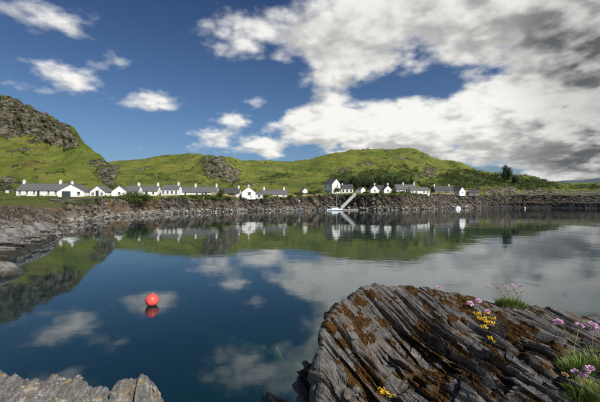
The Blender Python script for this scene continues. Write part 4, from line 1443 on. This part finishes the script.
small_rock('rock_spur', 'narrow dark slate spur standing at the left foot of the big outcrop', [pp(297, 402, 2.0), pp(301, 378, 2.08), pp(304, 362, 2.12), pp(312, 372, 2.1), pp(322, 384, 2.05), pp(310, 402, 1.98), pp(330, 410, 2.0), pp(305, 470, 1.8), pp(330, 470, 1.8)],
           284, 340, 1.45, 3.2, 120, 200, [(284, 2.0), (304, 2.12), (322, 2.08), (340, 2.05)], 299, 330, M_ROCK, (.8, .3, .4), [(.08, .05, 3), (.03, .022, 4), (.012, .008, 6)], 301, .8, 3.0)
small_rock('rock_ledge', 'pale weathered rock ledge with ochre lichen at the bottom left', [pp(-60, 368, 2.9), pp(0, 373, 2.85), pp(20, 374.5, 2.82), pp(45, 378, 2.8), pp(75, 378.5, 2.78), pp(95, 385, 2.72), pp(112, 391, 2.7), pp(128, 381, 2.72), pp(140, 377, 2.75), pp(151, 377, 2.75), pp(160, 387, 2.7), pp(168, 401, 2.66),
            pp(0, 402, 2.45), pp(50, 404, 2.45), pp(100, 404, 2.5), pp(140, 402, 2.5), pp(0, 480, 2.0), pp(150, 480, 2.1), pp(-60, 470, 2.0), pp(60, 470, 2.0), pp(175, 440, 2.4)],
           -110, 200, 1.7, 4.6, 480, 260, [(-110, 2.95), (0, 2.85), (75, 2.78), (110, 2.68), (140, 2.75), (170, 2.66), (200, 2.6)], -400, 163, M_ROCK2, (.75, .15, .55), [(.19, .09, 3), (.07, .05, 4), (.03, .02, 6)], 401, .85, 1.8)
small_rock('small_rock', 'small jagged rock tip at the bottom edge left of the spur', [pp(258, 398, 2.5), pp(265, 394, 2.5), pp(275, 394, 2.5), pp(285, 396, 2.5), pp(292, 402, 2.48), pp(270, 430, 2.3), pp(255, 430, 2.3), pp(290, 440, 2.3)],
           246, 302, 1.9, 3.6, 120, 160, [(246, 2.5), (302, 2.5)], 259, 288, M_ROCK2, (.6, .3, .6), [(.07, .04, 3), (.025, .018, 4), (.01, .006, 5)], 501, .7, 3.0)
small_rock('small_rock', 'very small rock tip just right of the pale ledge', [pp(188, 401, 2.6), pp(193, 399.5, 2.6), pp(200, 401, 2.6), pp(190, 430, 2.4), pp(200, 430, 2.4)],
           180, 212, 2.1, 3.4, 60, 80, [(180, 2.6), (212, 2.6)], 189, 199, M_ROCK2, (.6, .3, .6), [(.05, .025, 3), (.02, .012, 4)], 551, .5, 3.0)

# ---- the weedy ridge under water that runs out from the spur
rp = np.linspace(0, 1, 120)
wp = [Vector((px2x(a, D_) * k_, D_ * k_, z_)) for (a, b, z_) in ((150, 300, -1.5), (172, 312, -.75), (215, 330, -.5), (260, 347, -.36), (295, 362, -.30), (330, 380, -.25)) for D_ in (EYE * F / (b - HY),) for k_ in ((EYE - z_) / EYE,)]
cx_ = np.interp(rp, np.linspace(0, 1, 6), [v_.x for v_ in wp]); cy_ = np.interp(rp, np.linspace(0, 1, 6), [v_.y for v_ in wp]); cz_ = np.interp(rp, np.linspace(0, 1, 6), [v_.z for v_ in wp])
acr = np.linspace(-1, 1, 40)
cx_ = cx_ + 0.12 * fbm(rp * 9, rp * 0, oct=3, seed=603)
RX = cx_[:, None] + acr * .5 * .55
RY = cy_[:, None] + acr * .83 * .55 + 0 * RX
RZ = cz_[:, None] - 1.6 * np.abs(acr) ** 1.8
nn = fbm(RX / .35, RY / .35, oct=5, gain=.6, seed=601)
RZ = np.minimum(RZ + .30 * nn, -.10)
M_WEED = plain('olive_weed', (.26, .235, .085), .95, .5, 3.0)
weed = link('sunken_ridge', mesh_np('sunken_ridge', np.stack([RX, RY, RZ], -1).reshape(-1, 3), grid_faces(120, 40), M_WEED))
tag(weed, 'olive weed-covered ridge under water', kind='structure')

# ---- slabs on the left shore
M_SLAB = mat_slate_rock('pale_shore_slabs', (.050, .049, .047), (.25, .238, .215), (.13, .10, .065), (.34, .25, .10), .0, .7, True)
SLABS = [(4, 275, 18.5, 2.9, 1.8, 1.1, -28, 20, 'pale wedge of rock at the left edge, nearest the camera'),
         (3, 246, 26.5, 3.4, 1.8, 1.6, -40, 16, 'tall pale slab cut by the left edge above the wedge of rock'), (12, 243, 28, 2.8, 1.9, 1.8, -42, 18, 'pale slab second from the left edge'), (21, 241, 29.5, 2.6, 1.7, 1.7, -40, 20, 'pale slab in the middle of the tilted shore slabs'), (30, 238.5, 31.5, 2.7, 1.7, 1.7, -42, 20, 'slab second from the point of the tilted shore slabs'),
         (39, 235, 34, 2.9, 1.9, 1.9, -38, 20, 'brightest slab on the point, with long cracks'), (48, 232.5, 37.5, 2.6, 1.4, 1.5, -35, 25, 'last slab at the tip of the point'), (24, 226, 40, 5, 2, 1.0, -30, 10, 'dark flat bed above the tilted slabs'),
         (6, 229, 35, 4.6, 2.2, 1.2, -30, 12, 'flat bed at the left edge above the tall pale slab'), (62, 227.5, 51, 2.8, 1.7, 1.3, -15, 15, 'grey boulder right of the slab point'), (72, 223, 61, 2.4, 1.6, 1.3, 10, 10, 'rounded pale boulder below the dark-doored gable'), (86, 219.5, 71, 2.6, 1.7, 1.4, -10, 10, 'pale boulder at the water, second left of the round bush'), (100, 217.5, 81, 2.8, 1.7, 1.4, 5, 12, 'pale boulder at the water, nearest left of the round bush')]
for i, (px_, py_, D_, L_, W_, T_, yaw_, dip_, lb) in enumerate(SLABS):
    g_ = 22
    vsl = []
    bm = bmesh.new()
    bmesh.ops.create_cube(bm, size=1)
    bmesh.ops.subdivide_edges(bm, edges=bm.edges, cuts=15, use_grid_fill=True)
    co = np.array([v_.co for v_ in bm.verts])
    # square block with chipped corners, split beds on the edges
    r4 = (np.abs(co * 2) ** 12).sum(1) ** (1 / 12)
    co = co / r4[:, None]
    co *= np.array([L_ * .8, W_ * .8, T_ * .95])
    co[:, 0] *= 1 - .35 * (co[:, 1] / W_) - .12 * (co[:, 2] / T_)
    k_ = np.floor(co[:, 2] / .21 + .6 * fbm(co[:, 0] / 2, co[:, 1] / 2, oct=2, seed=i)).astype(np.int64)
    co[:, :2] *= (1 - .26 * hash1(k_, (co[:, 0] > 0).astype(np.int64), seed=700 + i))[:, None]
    n_ = fbm(co[:, 0] / .7 + i * 5, co[:, 1] / .7, co[:, 2] / .7, oct=4, gain=.6, seed=710 + i)
    co += n_[:, None] * .10 * np.sign(co)
    for v_, c_ in zip(bm.verts, co):
        v_.co = c_
    me = bpy.data.meshes.new('boulder')
    bm.to_mesh(me); bm.free()
    bedv = np.stack([co[:, 2], co[:, 0], co[:, 1]], -1)
    a_ = me.attributes.new('bed', 'FLOAT_VECTOR', 'POINT'); a_.data.foreach_set('vector', np.ascontiguousarray(bedv * .12, np.float32).ravel())
    o = link('boulder', me, M_SLAB, None, (px2x(px_, D_), D_, py2z(py_, D_) + (.12 if 0 < i < 9 else 0)))
    o.rotation_euler = (R(-16), R(dip_), R(yaw_ + 90 * 0))
    tag(o, lb, 'rock', 'slabs of the left shore')

# ------------------------------------------------------------------ plants on the big rock
SURF = VR.reshape(-1, 3)
SPX, SPY = PXv.ravel(), PYv.ravel()


def on_rock(px, py):
    """the rock point seen at a pixel (nearest to the camera)"""
    d = (SPX - px) ** 2 + (SPY - py) ** 2
    c_ = np.argsort(d)[:12]
    return Vector(SURF[c_[np.argmin(SURF[c_, 1])]])


m_, t_, b_ = mat('thrift_petals')
cc_ = t_.mix(t_.attr('tint'), (.68, .33, .55), (.90, .70, .82))
t_.put(b_.inputs['Base Color'], cc_)
b_.inputs['Roughness'].default_value = .7
M_PINK = m_
m_, t_, b_ = mat('withered_petals')
t_.put(b_.inputs['Base Color'], t_.mix(t_.attr('tint'), (.45, .24, .10), (.75, .48, .25)))
M_DRY = m_
m_, t_, b_ = mat('bud_petals')
t_.put(b_.inputs['Base Color'], t_.mix(t_.attr('tint'), (.50, .30, .30), (.80, .66, .64)))
M_BUD = m_
m_, t_, b_ = mat('thrift_leaves')
t_.put(b_.inputs['Base Color'], t_.mix(t_.attr('tint'), (.055, .10, .014), (.25, .31, .05)))
b_.inputs['Roughness'].default_value = .55
M_BLADE = m_
m_, t_, b_ = mat('stonecrop_leaves')
t_.put(b_.inputs['Base Color'], t_.mix(t_.attr('tint'), (.50, .26, .012), (.80, .56, .03)))
b_.inputs['Roughness'].default_value = .5
M_YEL = m_
M_STEM = plain('thrift_stem', (.16, .17, .05), .6, .2)


def head_mesh(name, m, seed, n=110):
    """papery flower head about 1 across: small petals standing out over a dome, husk below"""
    rs = np.random.RandomState(seed)
    P, Fc, T = [], [], []
    for i in range(n):
        z = -.25 + 1.25 * rs.rand()
        th = rs.rand() * 6.283
        z = min(z, .98)
        r_ = math.sqrt(max(0, 1 - z * z))
        d = Vector((r_ * math.cos(th), r_ * math.sin(th), z * .8))
        u = d.cross(Vector((rs.normal(), rs.normal(), rs.normal()))).normalized()
        v = d.cross(u).normalized()
        c = d * (.33 + .13 * rs.rand())
        s_ = .10 + .06 * rs.rand()
        tip = c + d * .10
        b = len(P)
        P += [tuple(c * .55), tuple(c + u * s_ * .8 - v * s_ * .3), tuple(tip + v * s_ * .4), tuple(c - u * s_ * .8 - v * s_ * .3)]
        Fc.append((b, b + 1, b + 2, b + 3))
        tt_ = rs.rand()
        T += [tt_ * .3, tt_, min(1, tt_ + .3), tt_]
    return mesh_np(name, np.array(P), np.array(Fc), m, False, {'tint': np.array(T)})


HEADS = {'pink': [head_mesh('flower_head', M_PINK, 900 + i) for i in range(3)], 'bud': [head_mesh('flower_head', M_BUD, 910 + i, 70) for i in range(3)], 'dry': [head_mesh('flower_head', M_DRY, 920, 60)]}
rf_ = random.Random(11)


def blades_mesh(name, n, rad, h, seed, m, width=.0022):
    rs = np.random.RandomState(seed)
    P, Fc, T = [], [], []
    for i in range(n):
        th, rr = rs.rand() * 6.283, rad * math.sqrt(rs.rand())
        b0 = np.array([rr * math.cos(th), rr * math.sin(th), -.01])
        lean = np.array([math.cos(th), math.sin(th), 0]) * (.25 + .9 * rr / rad) + rs.normal(size=3) * .3
        L_ = h * (.55 + .6 * rs.rand()) * (1 - .35 * rr / rad)
        sd_ = np.array([-math.sin(th + rs.normal() * .8), math.cos(th), 0]); sd_ /= np.linalg.norm(sd_)
        b = len(P)
        tq = rs.rand()
        for k in range(4):
            f = k / 3
            c = b0 + np.array([0, 0, 1]) * L_ * f * (1 - .15 * f) + lean * L_ * .55 * f * f
            w_ = width * (1 - f * .85)
            P += [c - sd_ * w_, c + sd_ * w_]
            T += [tq * (.25 + .75 * f)] * 2
        for k in range(3):
            Fc.append((b + 2 * k, b + 2 * k + 1, b + 2 * k + 3, b + 2 * k + 2))
    return mesh_np(name, np.array(P), np.array(Fc), m, False, {'tint': np.array(T)})


def thrift(label, bpx, bpy_, flowers, tuft=None, seed=0):
    """flowers: (px, py, size px, kind) where the heads are seen; tuft: (radius, height, blades, spread list)"""
    base = on_rock(bpx, bpy_)
    root = empty('thrift_plant', base)
    tag(root, label, 'flower', 'sea pinks on the rock')
    if tuft:
        for k_, (ox, oy, rad, h, n) in enumerate(tuft):
            q_ = on_rock(bpx + ox, bpy_ + oy)
            lo = link('leaf_tuft', blades_mesh('leaf_tuft', n, rad, h, seed * 10 + k_, M_BLADE), None, root)
            lo.location = q_ - base
    for (fx_, fy_, sz, kind) in flowers:
        D_ = base.y + rf_.uniform(-.05, .03) * (1 if tuft else .3)
        hp = Vector(pp(fx_, fy_, D_))
        foot = base + Vector((rf_.uniform(-.02, .02), rf_.uniform(-.02, .02), -.01))
        if tuft:
            ox, oy, rad, h, n = tuft[rf_.randrange(len(tuft))]
            foot = on_rock(bpx + ox + rf_.uniform(-4, 4), bpy_ + oy)
        if hp.z < foot.z + .015:
            hp.z = foot.z + .03
        a, b = foot - base, hp - base
        mid = (a + b) / 2 + Vector((b.x - a.x, b.y - a.y, 0)) * -.12
        st_ = MB().tube([a, mid, b], .0018, 5, .0013).build('stem', M_STEM, root, True)
        hd = link('flower_head', rf_.choice(HEADS[kind]), None, root)
        hd.location = b
        s_ = .92 * sz / F * D_
        hd.scale = (s_, s_, s_ * .85)
        hd.rotation_euler = (rf_.uniform(-.4, .2), rf_.uniform(-.3, .3), rf_.uniform(0, 6))
    return root


thrift('tufted sea pink with many pale buds on the crest of the outcrop', 509, 303, [(488, 287, 4, 'bud'), (494, 284.5, 4, 'bud'), (498, 288, 4, 'bud'), (502, 284, 4.5, 'bud'), (506, 287.5, 4, 'bud'), (513, 286, 5, 'pink'), (514.5, 289.5, 4, 'bud'), (521, 286, 5, 'pink'), (522.5, 292, 5, 'bud'), (517, 293, 4, 'bud'), (500, 291.5, 4, 'bud'), (509, 290.5, 4, 'bud'), (523, 295, 4, 'bud')],
       [(-6, 0, .05, .085, 240), (4, 0, .055, .09, 280), (12, 1, .05, .08, 220), (0, 1.5, .06, .06, 200)], 1)
thrift('single sea pink on the top edge, farthest left', 441, 294, [(438.5, 288, 6, 'pink')], [(0, 0, .012, .02, 14)], 2)
thrift('pair of sea pinks above the yellow stonecrop', 472, 309, [(470, 303.5, 7.5, 'pink'), (478, 301, 7, 'pink')], [(0, 0, .015, .025, 24)], 3)
thrift('single sea pink right of the yellow stonecrop', 489, 318, [(487.5, 311, 6, 'pink')], [(0, 0, .012, .02, 14)], 4)
thrift('sea pinks of the upper clump at the right edge', 588, 365, [(558, 322, 10, 'pink'), (579.5, 325.5, 9, 'pink'), (593, 325, 10, 'pink'), (598.5, 330, 8, 'pink')],
       [(-18, 6, .055, .085, 260), (-6, 4, .06, .10, 320), (6, 2, .06, .10, 300), (-12, -6, .05, .08, 220), (10, -6, .06, .09, 240), (18, 4, .06, .10, 200)], 5)
thrift('sea pinks and a withered orange head of the lower clump at the right edge', 588, 396, [(574.5, 371.5, 8, 'pink'), (590, 368.5, 10, 'pink'), (583, 375.5, 9, 'pink'), (565, 374.5, 7, 'dry'), (585, 381, 5, 'dry'), (587, 371, 7, 'pink')],
       [(-14, -4, .05, .06, 260), (-4, 0, .055, .07, 320), (6, 2, .055, .07, 300), (-10, 6, .05, .05, 220), (12, -4, .055, .065, 260), (2, -8, .05, .06, 240)], 6)


def stonecrop(label, spots, seed):
    """fleshy yellow leaves in small rosettes"""
    base = on_rock(*spots[0][:2])
    root = empty('stonecrop_plant', base)
    tag(root, label, 'plant', 'yellow stonecrop on the rock')
    rs = np.random.RandomState(seed)
    for (px_, py_, rad, n) in spots:
        q_ = on_rock(px_, py_) - base
        P, Fc, T = [], [], []
        for i in range(n):
            th, rr = rs.rand() * 6.283, rad * math.sqrt(rs.rand())
            d = np.array([math.cos(th), math.sin(th), .9 + .6 * rs.rand()]); d /= np.linalg.norm(d)
            u = np.cross(d, rs.normal(size=3)); u /= np.linalg.norm(u)
            v = np.cross(d, u)
            c = np.array([rr * math.cos(th), rr * math.sin(th), .004 + .016 * rs.rand()])
            L_, w_ = .010 + .006 * rs.rand(), .0035
            b = len(P)
            P += [c, c + d * L_ * .5 + u * w_, c + d * L_ * .5 - (u * .5 - v * .8) * w_, c + d * L_ * .5 - (u * .5 + v * .8) * w_, c + d * L_]
            for (i0, i1) in ((1, 2), (2, 3), (3, 1)):
                Fc += [(b, b + i0, b + i1), (b + 4, b + i1, b + i0)]
            T += [rs.rand() * .4, .5, .5, .5, .6 + .4 * rs.rand()]
        o = link('rosette', mesh_np('rosette', np.array(P), np.array(Fc), M_YEL, True, {'tint': np.array(T)}), None, root)
        o.location = q_
    return root


stonecrop('bright yellow stonecrop cushion on the upper face of the outcrop', [(482, 321, .030, 90), (489, 325, .030, 90), (478, 316, .022, 55), (492, 320, .022, 50), (486, 315, .018, 35), (484, 329, .02, 40)], 1)
stonecrop('small yellow stonecrop patch low on the front of the outcrop', [(385, 394, .022, 60), (390, 397, .018, 40), (381, 391, .014, 25)], 2)
stonecrop('tiny greenish yellow stonecrop below the yellow cushion', [(490, 341, .012, 26), (493, 344, .008, 14)], 3)
